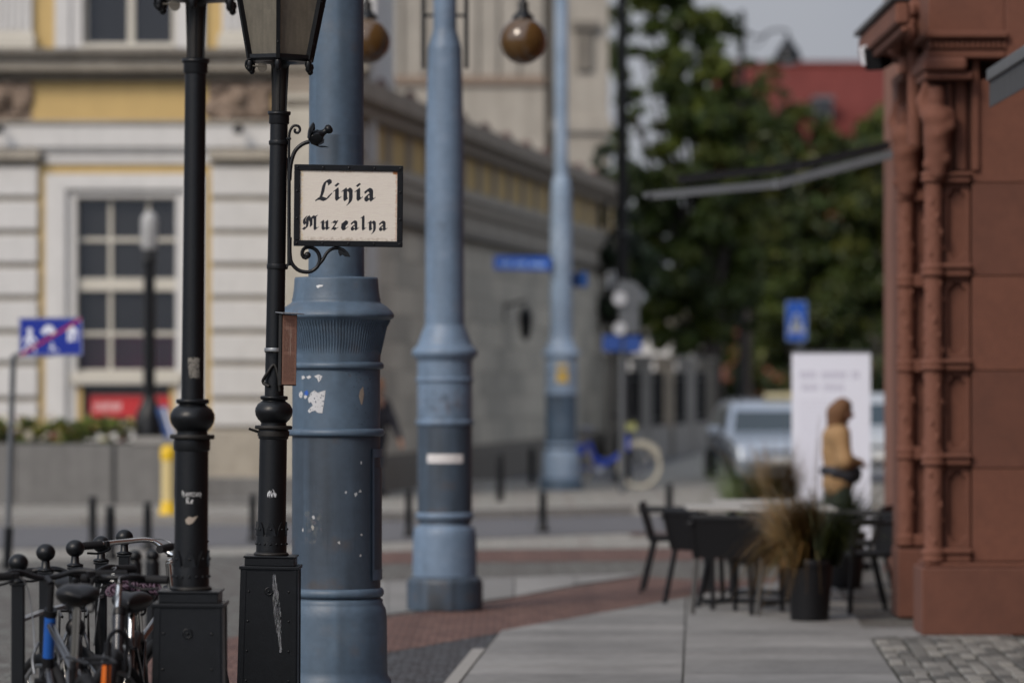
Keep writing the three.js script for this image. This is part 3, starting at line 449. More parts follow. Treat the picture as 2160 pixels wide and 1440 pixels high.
// ---------------------------------------------------------------- red sandstone corner building on the right
{
  const T = thing('sandstone_building', 'red sandstone corner building with carved columns and figures at the right edge', 'building', [2.75, 0, -25.8]);
  const z0 = 25.8, dA = 25.8, dB = 27.7, X = (p, d) => PX(p, d) - 2.75, Y = PY, Z = (d) => z0 - d;
  // ashlar wall in large blocks, near front face
  const wallCourses = [0.49, 1.12, 1.78, 2.42, 3.05, 3.75];
  for (let i = 0; i < wallCourses.length - 1; i++) for (let k = 0; k < 3; k++) obj('ashlar_block', b2(X(2056, dA) + k * 0.75 + 0.002, X(2056, dA) + (k + 1) * 0.75 - 0.002, wallCourses[i] + 0.003, wallCourses[i + 1] - 0.003, Z(26.4), Z(25.93) + 0.001 * (k % 2), 0.003), (i + k) % 2 ? M.stone2 : M.stone, T);
  obj('plinth', [b2(0.005, 2.3, 0, 0.455, Z(26.35), Z(25.8), 0.012)], M.stone2, T);
  obj('plinth_cap', b2(0.03, 2.3, 0.455, 0.485, Z(26.3), Z(25.86), 0.012), M.stone, T);
  obj('core', [b2(0.30, 2.4, 0, 9, Z(28.4), Z(26.42)), b2(0.62, 2.4, 0, 9, Z(34.4), Z(28.4)), b2(3.9, 7, 0, 8, Z(57), Z(34.4)), b2(0.08, 0.30, 0.49, 3.72, Z(26.3), Z(26.02)), b2(X(2000, dA), X(2054, dA), 0.49, 3.72, Z(26.2), Z(26.0))], M.stone, T);  // includes an unseen rear block, added to shade the right sides of the pillars
  obj('long_wall', [b2(1.75, 2.4, 0, 16, Z(26.4), Z(2), 0)], M.stone2, T);  // out-of-view street wall, raised extra high to cut sky light on the pier
  obj('upper_wall', [b2(0.62, 5, 9, 13, Z(34.4), Z(26.42))], M.stone, T);
  // panels with recessed, chamfered fields
  const bandsA = [[1188, 1157], [983, 957], [782, 757], [583, 554], [384, 360]], bandsB = [[1152, 1127], [970, 942], [785, 757], [605, 578], [423, 398]];
  function column(px0, px1, d, bands, topPy, seed) {
    const C = new THREE.Group(); C.name = 'column'; T.add(C);
    const r = (px1 - px0) / 2 * d / F * 1.06, x = X((px0 + px1) / 2, d), zc = Z(d) - r - 0.02;
    const y0 = Y(bands[0][1], d), y1 = Y(topPy, d);
    obj('shaft', cyl(r, r * 0.96, y1 - y0, x, (y0 + y1) / 2, zc, 24), M.stoneCarved, C);
    // carved spiral leaves on the shaft
    const R = rng(seed), k = []; for (let i = 0; i < 70; i++) { const y = y0 + 0.05 + (y1 - y0 - 0.1) * i / 70, a = i * 1.9; k.push(sph(0.010 + 0.005 * R(), x + Math.sin(a) * r * 0.93, y, zc + Math.cos(a) * r * 0.93, 1.1, 2.2, 1.1, 8)); }
    obj('carving', k, M.stoneCarved, C);
    for (const [a, b] of bands) { const ya = Y(a, d), yb = Y(b, d), h = yb - ya; obj('band', lathe([[r, 0], [r * 1.3, h * 0.08], [r * 1.34, h * 0.3], [r * 1.15, h * 0.45], [r * 1.3, h * 0.6], [r * 1.36, h * 0.85], [r, h]].map(([q, h2]) => [q, h2]), 24, x, ya, zc), M.stone, C); }
    return [x, zc, r];
  }
  const [cax, caz] = column(1954, 1992, dA + 0.04, bandsA, 365, 4), [cbx, cbz] = column(1899, 1930, dB, bandsB, 402, 6);
  for (let i = 0; i < 4; i++) {                                // panels between the bands on the near pier
    const ya = Y(bandsA[i][1], dA), yb = Y(bandsA[i + 1][0], dA), xa = X(1999, dA), xb = X(2052, dA);
    const o = new THREE.Shape([[xa, ya], [xb, ya], [xb, yb], [xa, yb]].map((p) => new THREE.Vector2(...p))), c = 0.035, h = new THREE.Path();
    const A = xa + 0.02, B = xb - 0.02, P = ya + 0.03, Q = yb - 0.03;
    [[A, P + c * 1.4], [A + c * 0.6, P + c], [A + c, P], [B - c, P], [B - c * 0.6, P + c], [B, P + c * 1.4], [B, Q - c * 1.4], [B - c * 0.6, Q - c], [B - c, Q], [A + c, Q], [A + c * 0.6, Q - c], [A, Q - c * 1.4]].forEach((p, j) => (j ? h.lineTo(...p) : h.moveTo(...p))); h.closePath(); o.holes.push(h);
    obj('panel_frame', place(new THREE.ExtrudeGeometry(o, { depth: 0.035, bevelEnabled: true, bevelSize: 0.006, bevelThickness: 0.006, bevelSegments: 1 }), 0, 0, Z(26.0)), M.stone, T);
  }
  for (const [a, b] of bandsA) { const ya = Y(a, dA), yb = Y(b, dA); obj('panel_band', [b2(X(1994, dA), X(2054, dA), ya, yb, Z(26.1), Z(25.9), 0.018), b2(X(1992, dA), X(2054, dA), ya + (yb - ya) * 0.62, yb, Z(26.1), Z(25.875), 0.012)], M.stone, T); }
  for (const [a, b] of bandsB) obj('pier_band', b2(X(1930, dB), X(1950, dB) + 0.05, Y(a, dB), Y(b, dB), Z(dB + 0.3), Z(dB + 0.02), 0.015), M.stone, T);
  obj('pier', b2(X(1930, dB), 0.3, 0.5, Y(170, dB), Z(28.2), Z(dB + 0.12), 0.01), M.stone2, T);
  obj('pier', b2(X(1898, dB), X(1932, dB), 0.5, Y(170, dB), Z(28.2), Z(dB + 0.15), 0.01), M.stone2, T);
  obj('pier_plinth', b2(X(1895, dB), 0.3, 0, 0.5, Z(28.2), Z(dB), 0.015), M.stone2, T);
  obj('pilaster', [b2(X(2004, dA), X(2016, dA), Y(358, dA), Y(170, dA), Z(26.1), Z(25.93), 0.01), b2(X(2022, dA), X(2046, dA), Y(358, dA), Y(120, dA), Z(26.1), Z(25.95), 0.015), b2(X(2056, dA), X(2072, dA), Y(358, dA), Y(120, dA), Z(26.1), Z(25.9), 0.012)], M.stone, T);
  // carved figures that carry the bay: nude torso on a tapering shaft, arms raised to the slab
  function figure(x, y, z, sc, turn) {
    const f = [[[0, 0, 0], [0, 0.16, 0], 0.075, 0.09], [[0, 0.16, 0], [0, 0.30, 0.012], 0.09, 0.1], [[0, 0.3, 0.012], [0, 0.42, 0.015], 0.095, 0.11], [[-0.05, 0.43, 0.06], [0.05, 0.43, 0.06], 0.05, 0.05], [[0, 0.45, 0], [0, 0.55, 0.0], 0.045, 0.045], [[0, 0.575, 0.02], [0, 0.63, 0.01], 0.062, 0.06], [[-0.09, 0.46, 0], [-0.12, 0.56, -0.03], 0.05, 0.045], [[-0.12, 0.56, -0.03], [-0.08, 0.69, 0], 0.042, 0.036], [[0.09, 0.46, 0], [0.10, 0.36, 0.04], 0.05, 0.042], [[0.10, 0.36, 0.04], [0.02, 0.30, 0.09], 0.04, 0.034], [[-0.04, 0.2, 0.05], [-0.03, 0.28, 0.06], 0.03, 0.03], [[0.04, 0.2, 0.05], [0.03, 0.28, 0.06], 0.03, 0.03], [[-0.07, 0.06, 0.02], [0.07, 0.1, 0.03], 0.04, 0.04]].map(([a, b, ra, rb]) => [a.map((q) => q * sc), b.map((q) => q * sc), ra * sc, rb * sc]);
    return obj('carved_figure', place(blobMesh(f, 0.014 * sc, 48), x, y, z, 0, turn, 0), M.stone, T);
  }
  figure(cax + 0.02, Y(362, dA), caz + 0.05, 0.86, -0.2); figure(cbx, Y(400, dB), cbz + 0.05, 0.9, -0.5);
  // corbel, bay and its dentil moulding, projecting slab with metal flashing
  obj('corbel', b2(X(1950, dA), X(2054, dA), Y(168, dA), Y(150, dA), Z(26.3), Z(25.76), 0.02), M.stone, T); obj('corbel', b2(X(1945, dA), X(2040, dA), Y(150, dA), Y(122, dA), Z(26.4), Z(25.7), 0.03), M.stone, T); obj('corbel', b2(X(1898, dB), X(1960, dB), Y(172, dB), Y(150, dB), Z(28.3), Z(27.5), 0.02), M.stone, T);
  const scr = []; { const R = rng(8); for (let i = 0; i < 34; i++) scr.push(sph(0.03 + 0.035 * R(), X(1888 + 62 * R(), 26.6), Y(10 + 145 * R(), 26.6), Z(26.4 + 0.5 * R()), 1, 1 + R() * 0.7, 1, 8)); }
  obj('carved_foliage', scr, M.stoneCarved, T);
  obj('corner_shaft', [cyl(0.05, 0.05, 1.6, X(1932, 26.5), Y(60, 26.5), Z(26.55), 14), cyl(0.035, 0.035, 1.6, X(1958, 26.2), Y(60, 26.2), Z(26.15), 14)], M.stone, T);
  obj('bay', [b2(X(1962, dA), X(2124, dA), Y(72, dA), Y(-260, dA), Z(27.5), Z(25.86), 0.01), b2(X(2124, dA), 2.3, Y(120, dA), Y(-260, dA), Z(27.5), Z(25.8), 0.01)], M.stone, T);
  obj('bay_moulding', [b2(X(1956, dA), X(2124, dA), Y(122, dA), Y(104, dA), Z(27), Z(25.8), 0.015), b2(X(1950, dA), X(2126, dA), Y(80, dA), Y(66, dA), Z(27), Z(25.74), 0.012)], M.stone, T);
  for (let p = 1962; p < 2120; p += 11) obj('dentil', b2(X(p, dA), X(p + 7, dA), Y(102, dA), Y(82, dA), Z(26), Z(25.78), 0.004), M.stone, T);
  obj('bay_slab', [b2(2.53 - 2.75, -0.12, 4.06, 4.22, Z(28.0), Z(25.3), 0.03)], M.stone, T); obj('slab_moulding', b2(2.57 - 2.75, -0.12, 4.01, 4.06, Z(27.9), Z(25.32), 0.02), M.stone, T); obj('bay_soffit', b2(-0.12, 0.3, 4.02, 4.2, Z(28.0), Z(26.6), 0.02), M.stone, T);
  obj('flashing', b2(2.5 - 2.75, -0.11, 4.222, 4.26, Z(28.05), Z(25.28), 0.01), M.zinc, T);
  obj('quoin', b2(3.34 - 2.75, 0.75, 0, 6, Z(34.45), Z(33.2), 0.02), mat([0.22, 0.098, 0.065], 0.85, { amp: 0.3, size: 1 }), T);
  // wall cornice above
  obj('eaves', b2(0.3, 2.6, 6, 6.3, Z(34.5), Z(28.4), 0.03), M.stone, T);
}
{ // floodlight tucked under the slab
  const p = at(1850, 118, 27.4), T = thing('floodlight', 'small dark floodlight with a white face under the sandstone slab', 'lamp', p);
  obj('housing', [rbox(0.14, 0.17, 0.2, 0.01, 0, 0, 0.015, 0.3, -0.5, 0)], M.black, T); obj('lens', rbox(0.03, 0.13, 0.14, -0.075, 0.01, 0.02, 0.006, 0.3, -0.5, 0), mat([0.7, 0.72, 0.75], 0.3), T); obj('bracket', bar([0.03, 0.05, -0.02], [0.06, 0.16, -0.05], 0.012), M.black, T);
}
// awning with two folding arms reaching over the tables
{
  const d = 33.4, T = thing('folding_awning', 'rolled awning whose two jointed arms reach out from the sandstone wall', 'awning', [3.33, 0, -d]);
  const rel = (px, py, dd) => at(px, py, dd).sub(V(3.33, 0, -d));
  const a = [rel(1893, 302, 33.9), rel(1690, 348, 33.9), rel(1430, 379, 33.9)], b = [rel(1893, 322, 33.2), rel(1640, 388, 33.2), rel(1366, 413, 33.2)];
  for (const [q, m, n] of [[a, M.black, 'arm'], [b, M.zinc, 'arm']]) { const A = obj(n, [flatBar(q[0], q[1], 0.075, 0.08, V(0, 0, 1)), flatBar(q[1], q[2], 0.07, 0.07, V(0, 0, 1))], m, T); obj('joint', [cyl(0.045, 0.045, 0.08, q[1].x, q[1].y, q[1].z, 12), cyl(0.04, 0.04, 0.1, q[0].x, q[0].y, q[0].z, 12)], m, A); }
  obj('front_rail', [flatBar(b[2].clone().add(V(-0.02, 0, 0.15)), a[2].clone().add(V(-0.2, -0.12, -0.1)), 0.05, 0.04)], M.zinc, T);
  obj('cassette', [bar(b[0].clone().add(V(0.06, 0.06, 0.3)), a[0].clone().add(V(0.06, 0.06, -0.2)), 0.06, 12)], M.black, T);
}
{ // near awning, top right
  const T = thing('fabric_awning', 'dark grey fabric awning edge cutting in at the top right corner', 'awning', [3.0, 0, -24]);
  obj('front_rail', [b2(-0.03, 0.03, 3.58, 3.66, -0.0, 6, 0.012)], M.zinc, T);
  const val = []; for (let i = 0; i < 24; i++) val.push(b2(-0.012, -0.004, 3.42, 3.6, i * 0.25, i * 0.25 + 0.246));
  obj('valance', val, mat([0.05, 0.052, 0.056], 0.9, { amp: 0.3, size: 0.3 }), T);
  obj('canopy', flatBar([0, 3.66, 3], [1.6, 4.3, 3], 6, 0.012, V(0, 1, 0)), mat([0.035, 0.036, 0.04], 0.9, { amp: 0.3, size: 0.4 }), T);
  obj('arm', [bar([0.02, 3.6, 0.25], [0.9, 3.72, 0.5], 0.025), bar([0.9, 3.72, 0.5], [1.6, 3.9, 0.3], 0.025)], M.zinc, T);
}
// ---------------------------------------------------------------- blue cast-iron pillars
// the nearest one: wide bell ledge over a fluted neck
const P1 = thing('tram_pillar', 'widest blue grey iron pillar with a bell shaped collar and torn poster, behind the hanging sign', 'pillar', [-0.853, 0, -18.62], 0, 'blue iron pillars along the square');
{
  const h = (py) => HC + (800 - py) / 435;
  obj('shaft', lathe([[0.136, h(590)], [0.133, h(300)], [0.131, h(-100)], [0.129, 4.6], [0.0, 4.6]], 64), M.paint, P1);
  obj('collar', lathe([[0.0, h(575)], [0.14, h(584)], [0.2, h(585)], [0.203, h(590)], [0.206, h(610)], [0.212, h(628)], [0.216, h(632)], [0.214, h(636)], [0.222, h(640)], [0.245, h(646)], [0.268, h(655)], [0.28, h(662)], [0.282, h(667)], [0.276, h(671)], [0.262, h(675)], [0.246, h(686)], [0.232, h(702)], [0.222, h(722)], [0.216, h(750)], [0.214, h(764)]].map((p) => p).reverse(), 72), M.paint, P1);
  // shallow flutes under the ledge
  const fl = []; for (let i = 0; i < 104; i++) { const a = i / 104 * 2 * PI; fl.push(bar([Math.sin(a) * 0.2145, h(748), Math.cos(a) * 0.2145], [Math.sin(a) * 0.246, h(688), Math.cos(a) * 0.246], 0.0021, 5)); fl.push(bar([Math.sin(a) * 0.2475, h(688), Math.cos(a) * 0.2475], [Math.sin(a) * 0.262, h(676), Math.cos(a) * 0.262], 0.0022, 5)); }
  obj('fluting', fl, M.paint, P1).userData.kind = 'stuff';
  const ring = (py0, py1, R, r) => { const a = h(py1), b = h(py0), m = (b - a); return lathe([[r, a], [R * 0.97, a + m * 0.06], [R, a + m * 0.3], [R, a + m * 0.65], [R * 0.965, a + m * 0.94], [r, b]], 72); };
  obj('ring', ring(763, 779, 0.231, 0.21), M.paint, P1); obj('ring', ring(903, 920, 0.234, 0.21), M.paint, P1); obj('ring', ring(1238, 1258, 0.232, 0.21), M.paint, P1);
  obj('drum', lathe([[0.213, h(920)], [0.213, h(764)]], 72), M.paint, P1);
  obj('drum', lathe([[0.215, h(1262)], [0.214, h(915)]], 72), M.paintDark, P1);
  obj('base', lathe([[0.30, 0], [0.30, 0.22], [0.268, 0.232], [0.268, h(1432)], [0.252, h(1425)], [0.249, h(1410)], [0.246, h(1300)], [0.241, h(1284)], [0.232, h(1276)], [0.226, h(1270)], [0.228, h(1264)], [0.216, h(1260)], [0.2, h(1258)]], 72), M.paint, P1);
  // inspection door on the right flank
  const door = obj('door', place(new THREE.CylinderGeometry(0.222, 0.222, h(985) - h(1200), 10, 1, false, deg(57), deg(34)), 0, (h(985) + h(1200)) / 2, 0), M.paintDark, P1);
  obj('door_frame', [place(new THREE.CylinderGeometry(0.224, 0.224, 0.05, 10, 1, false, deg(54), deg(40)), 0, h(1210), 0), place(new THREE.CylinderGeometry(0.224, 0.224, 0.04, 10, 1, false, deg(54), deg(40)), 0, h(955), 0), place(new THREE.CylinderGeometry(0.2235, 0.2235, h(960) - h(1205), 3, 1, false, deg(54), deg(4)), 0, (h(960) + h(1205)) / 2, 0)], M.paint, door);
  // torn paper and wear
  const torn = canvas(256, 320, (c) => { c.clearRect(0, 0, 256, 320); const R = rng(21); c.fillStyle = 'rgba(190,191,193,0.92)'; const shape = (pts) => { c.beginPath(); pts.forEach((p, i) => (i ? c.lineTo(...p) : c.moveTo(...p))); c.fill(); };
    shape([[120, 130], [150, 112], [172, 128], [228, 112], [222, 160], [214, 212], [206, 262], [170, 258], [158, 246], [130, 250], [112, 262], [96, 246], [118, 226], [138, 212], [124, 188], [108, 196], [98, 170], [110, 152]]);
    shape([[40, 20], [60, 16], [76, 28], [58, 40], [44, 42]]); shape([[84, 24], [112, 14], [128, 26], [104, 38], [90, 34]]); shape([[146, 20], [180, 8], [206, 20], [196, 44], [180, 60], [170, 36]]);
    shape([[14, 128], [40, 116], [52, 134], [44, 160], [24, 162], [10, 146]]); shape([[60, 150], [88, 140], [92, 158], [72, 170]]);
    c.fillStyle = '#2d56a6'; shape([[62, 126], [92, 110], [104, 132], [92, 148], [70, 142]]);
    c.globalCompositeOperation = 'destination-out'; for (let i = 0; i < 240; i++) { c.globalAlpha = R(); c.beginPath(); c.arc(R() * 256, R() * 320, 1 + R() * 4, 0, 7); c.fill(); } c.globalAlpha = 1; });
  const poster = obj('torn_poster', curved(0.2142, deg(-31), h(838), 0.19, 0.235, 16), inkMat(torn), P1, true); poster.userData.label = 'torn white poster scraps with a blue fleck';
  const specks = canvas(512, 512, (c) => { c.clearRect(0, 0, 512, 512); const R = rng(33); const blob = (x, y, r, col, n = 10) => { c.fillStyle = col; c.beginPath(); for (let i = 0; i < n; i++) { const a = i / n * 6.28, q = r * (0.5 + R()); const px = x + Math.cos(a) * q, py = y + Math.sin(a) * q; i ? c.lineTo(px, py) : c.moveTo(px, py); } c.fill(); };
    for (let i = 0; i < 5; i++) blob(60 + R() * 400, 30 + R() * 460, 3 + R() * 5, 'rgba(190,192,194,0.7)');
    blob(390, 55, 5, 'rgba(176,180,184,0.85)'); blob(312, 170, 5, 'rgba(176,180,184,0.85)'); blob(360, 180, 8, 'rgba(180,184,188,0.85)'); blob(385, 168, 6, 'rgba(176,180,184,0.8)');
    for (let i = 0; i < 60; i++) { c.fillStyle = 'rgba(165,158,150,' + (0.02 + 0.05 * R()) + ')'; c.beginPath(); c.arc(150 + (R() - 0.5) * 90, 310 + (R() - 0.5) * 130, 2 + R() * 9, 0, 7); c.fill(); } blob(150, 310, 9, 'rgba(180,176,168,0.6)', 16);
    c.strokeStyle = 'rgba(20,26,32,0.07)'; for (let i = 0; i < 40; i++) { c.lineWidth = 1 + R() * 5; const x = R() * 512, y = R() * 400; c.beginPath(); c.moveTo(x, y); c.lineTo(x + (R() - 0.5) * 10, y + 30 + R() * 110); c.stroke(); } });
  obj('paint_wear', curved(0.2152, deg(0), h(1080), 0.52, 0.62, 24), inkMat(specks), P1, true);
  const chips = canvas(256, 256, (c) => { c.clearRect(0, 0, 256, 256); const R = rng(44); for (let i = 0; i < 40; i++) { c.fillStyle = i % 4 ? 'rgba(22,28,34,0.35)' : 'rgba(150,142,132,0.35)'; c.beginPath(); const x = R() * 256, y = R() * 256; for (let k = 0; k < 8; k++) c.lineTo(x + (R() - 0.5) * 18, y + (R() - 0.5) * 14); c.fill(); } c.fillStyle = 'rgba(160,146,132,0.75)'; c.beginPath(); [[120, 90], [150, 70], [160, 110], [140, 160], [126, 150], [110, 118]].forEach((p, i) => c.lineTo(...p)); c.fill(); });
  obj('paint_chips', curved(0.2145, deg(36), h(840), 0.16, 0.26, 10), inkMat(chips), P1, true);
  const lc = canvas(64, 64, (c) => { c.clearRect(0, 0, 64, 64); c.fillStyle = '#cfd2d4'; c.beginPath(); [[8, 24], [30, 14], [56, 18], [50, 34], [34, 36], [26, 48], [14, 44]].forEach((p) => c.lineTo(...p)); c.fill(); });
  obj('paint_chip', curved(0.2075, deg(-20), h(606), 0.05, 0.03, 4), inkMat(lc), P1, true);
}
// the two slimmer pillars share one pattern
function slimPillar(label, pos, shaftM, drumM) {
  const T = thing('tram_pillar', label, 'pillar', pos, 0, 'blue iron pillars along the square'), s = 281, h = (py) => HC + (800 - py) / s;
  obj('shaft', lathe([[0.149, h(700)], [0.146, h(640)], [0.142, h(300)], [0.127, h(104)], [0.122, h(96)], [0.092, h(66)], [0.088, h(56)], [0.086, 9.2], [0, 9.2]], 48), shaftM, T);
  obj('collar', lathe([[0.2, h(768)], [0.21, h(760)], [0.222, h(755)], [0.243, h(750)], [0.247, h(744)], [0.243, h(738)], [0.225, h(733)], [0.205, h(727)], [0.192, h(716)], [0.176, h(704)], [0.158, h(692)], [0.147, h(684)]], 56), shaftM, T);
  const ring = (py0, py1, R, r) => { const a = h(py1), b = h(py0), m = b - a; return lathe([[r, a], [R * 0.97, a + m * 0.08], [R, a + m * 0.35], [R, a + m * 0.65], [R * 0.965, a + m * 0.92], [r, b]], 56); };
  obj('ring', ring(795, 807, 0.218, 0.2), shaftM, T); obj('ring', ring(884, 898, 0.22, 0.2), shaftM, T); obj('ring', ring(1080, 1094, 0.22, 0.2), shaftM, T);
  obj('drum', lathe([[0.206, h(890)], [0.207, h(760)]], 56), shaftM, T);
  obj('drum', lathe([[0.193, h(1104)], [0.204, h(1098)], [0.2065, h(1010)], [0.2075, h(1008)], [0.2065, h(1004)], [0.2055, h(890)]], 56), drumM, T);
  obj('base', lathe([[0.24, h(1218)], [0.242, h(1200)], [0.238, h(1130)], [0.23, h(1116)], [0.216, h(1110)], [0.19, h(1108)], [0.19, h(1100)]], 56), shaftM, T);
  obj('plinth', lathe([[0.286, 0], [0.286, h(1228)], [0.27, h(1219)], [0.24, h(1214)]], 56), drumM, T);
  return T;
}
const P2 = slimPillar('middle blue grey iron pillar with white sticker and hanging globe lamps', [-0.505, 0, -28.84], M.paintLit, M.paintDark);
const P3 = slimPillar('farthest pale blue iron pillar with a yellow sticker beside a blue bicycle', [0.725, 0, -56.6], M.paintLitFar, M.paint);
P3.scale.set(1.13, 1.09, 1.13);
{ // lamp arms and amber globes on the middle pillar
  const g = mat([0.16, 0.085, 0.025], 0.1, { physical: { transmission: 0.5, thickness: 0, ior: 1.5, clearcoat: 1, clearcoatRoughness: 0.05 } });
  for (const sx of [-1, 1]) {
    const x = sx * 0.588, y = PY(85, 28.84);
    const arm = obj('lamp_arm', [tube([[sx * 0.08, 4.75, 0], [sx * 0.3, 5.05, 0], [sx * 0.52, 4.95, 0], [x, 4.62, 0]], 0.02, 20, 8), tube([[sx * 0.08, 5.1, 0], [sx * 0.2, 5.0, 0], [sx * 0.28, 5.05, 0]], 0.014, 12, 6)], M.iron, P2);
    obj('lamp_cap', lathe([[0.085, y + 0.155], [0.08, y + 0.185], [0.05, y + 0.21], [0.035, y + 0.25], [0.045, y + 0.27], [0.02, y + 0.31], [0.018, y + 0.4]], 20, x, 0, 0), M.iron, arm);
    obj('globe', sph(0.178, x, y, 0, 1, 1, 1, 28), g, arm);
    obj('bulb', sph(0.05, x, y + 0.03, 0, 1, 1.5, 1, 12), mat([0.6, 0.5, 0.35], 0.6), arm);
    // flat side frames fixed to the upper shaft
    const fx = sx * 0.162;
    obj('side_frame', [b2(fx - 0.016, fx + 0.016, PY(143, 28.84), 5.4, -0.06, -0.035, 0.004), b2(fx - 0.016, fx + 0.016, PY(143, 28.84), 5.4, 0.035, 0.06, 0.004), bar([sx * 0.085, PY(32, 28.84), 0], [fx, PY(32, 28.84), 0], 0.012)], M.iron, P2);
  }
  const st = canvas(256, 64, (c) => { c.fillStyle = '#d9d6d4'; c.fillRect(0, 0, 256, 64); c.fillStyle = '#8d8b8c'; const R = rng(2); for (let i = 0; i < 14; i++) c.fillRect(16 + i * 16, 20 + R() * 6, 9, 24); });
  obj('sticker', curved(0.2088, deg(2), PY(966, 28.84), 0.285, 0.062, 10), inkMat(st), P2, true).userData.label = 'white strip sticker';
  const rust = canvas(256, 128, (c) => { c.clearRect(0, 0, 256, 128); const R = rng(7); for (let i = 0; i < 90; i++) { c.fillStyle = i % 3 ? 'rgba(30,36,42,0.12)' : 'rgba(140,110,90,0.12)'; c.beginPath(); c.arc(R() * 256, 15 + R() * 98, 2 + R() * 10, 0, 7); c.fill(); } });
  obj('paint_wear', curved(0.2085, deg(0), PY(846, 28.84), 0.36, 0.2, 10), inkMat(rust), P2, true);
  const ys = mat([0.62, 0.42, 0.10], 0.7, { amp: 0.2, size: 0.3 });
  obj('sticker', curved(0.2082, deg(4), 1.66, 0.16, 0.26, 6), ys, P3).userData.label = 'yellow square sticker';
  // street-name blades on the far pillar
  const blue = mat([0.012, 0.10, 0.42], 0.4), bt = canvas(512, 128, (c, w, h) => { c.fillStyle = '#0a4fb0'; c.fillRect(0, 0, w, h); c.fillStyle = '#a9c6ea'; const R = rng(6); for (let i = 0; i < 15; i++) { if (i === 4 || i === 9) continue; c.fillRect(40 + i * 29, 48 + R() * 8, 18, 40 + R() * 8); } });
  const N1 = thing('street_name_sign', 'blue street name blade left of the farthest pillar', 'sign', at(1102, 555, 56.4));
  obj('plate', rbox(0.84, 0.20, 0.02, 0, 0, 0, 0.006, 0, 0, -0.02), blue, N1); obj('lettering', place(new THREE.PlaneGeometry(0.8, 0.17), 0, 0, 0.0135, 0, 0, -0.02), new THREE.MeshStandardMaterial({ map: bt, roughness: 0.4 }), N1, true); obj('bracket', [bar([0.4, 0.05, -0.02], [0.5, 0.05, -0.1], 0.015), bar([0.4, -0.05, -0.02], [0.5, -0.05, -0.1], 0.015)], M.zinc, N1);
  const N2 = thing('street_name_sign', 'short blue street name blade right of the farthest pillar', 'sign', at(1214, 590, 56.9), -1.0);
  obj('plate', rbox(0.62, 0.22, 0.02, 0, 0, 0, 0.006), mat([0.015, 0.07, 0.25], 0.45), N2); obj('bracket', bar([-0.3, 0.0, -0.02], [-0.36, 0, -0.1], 0.02), M.zinc, N2);
}
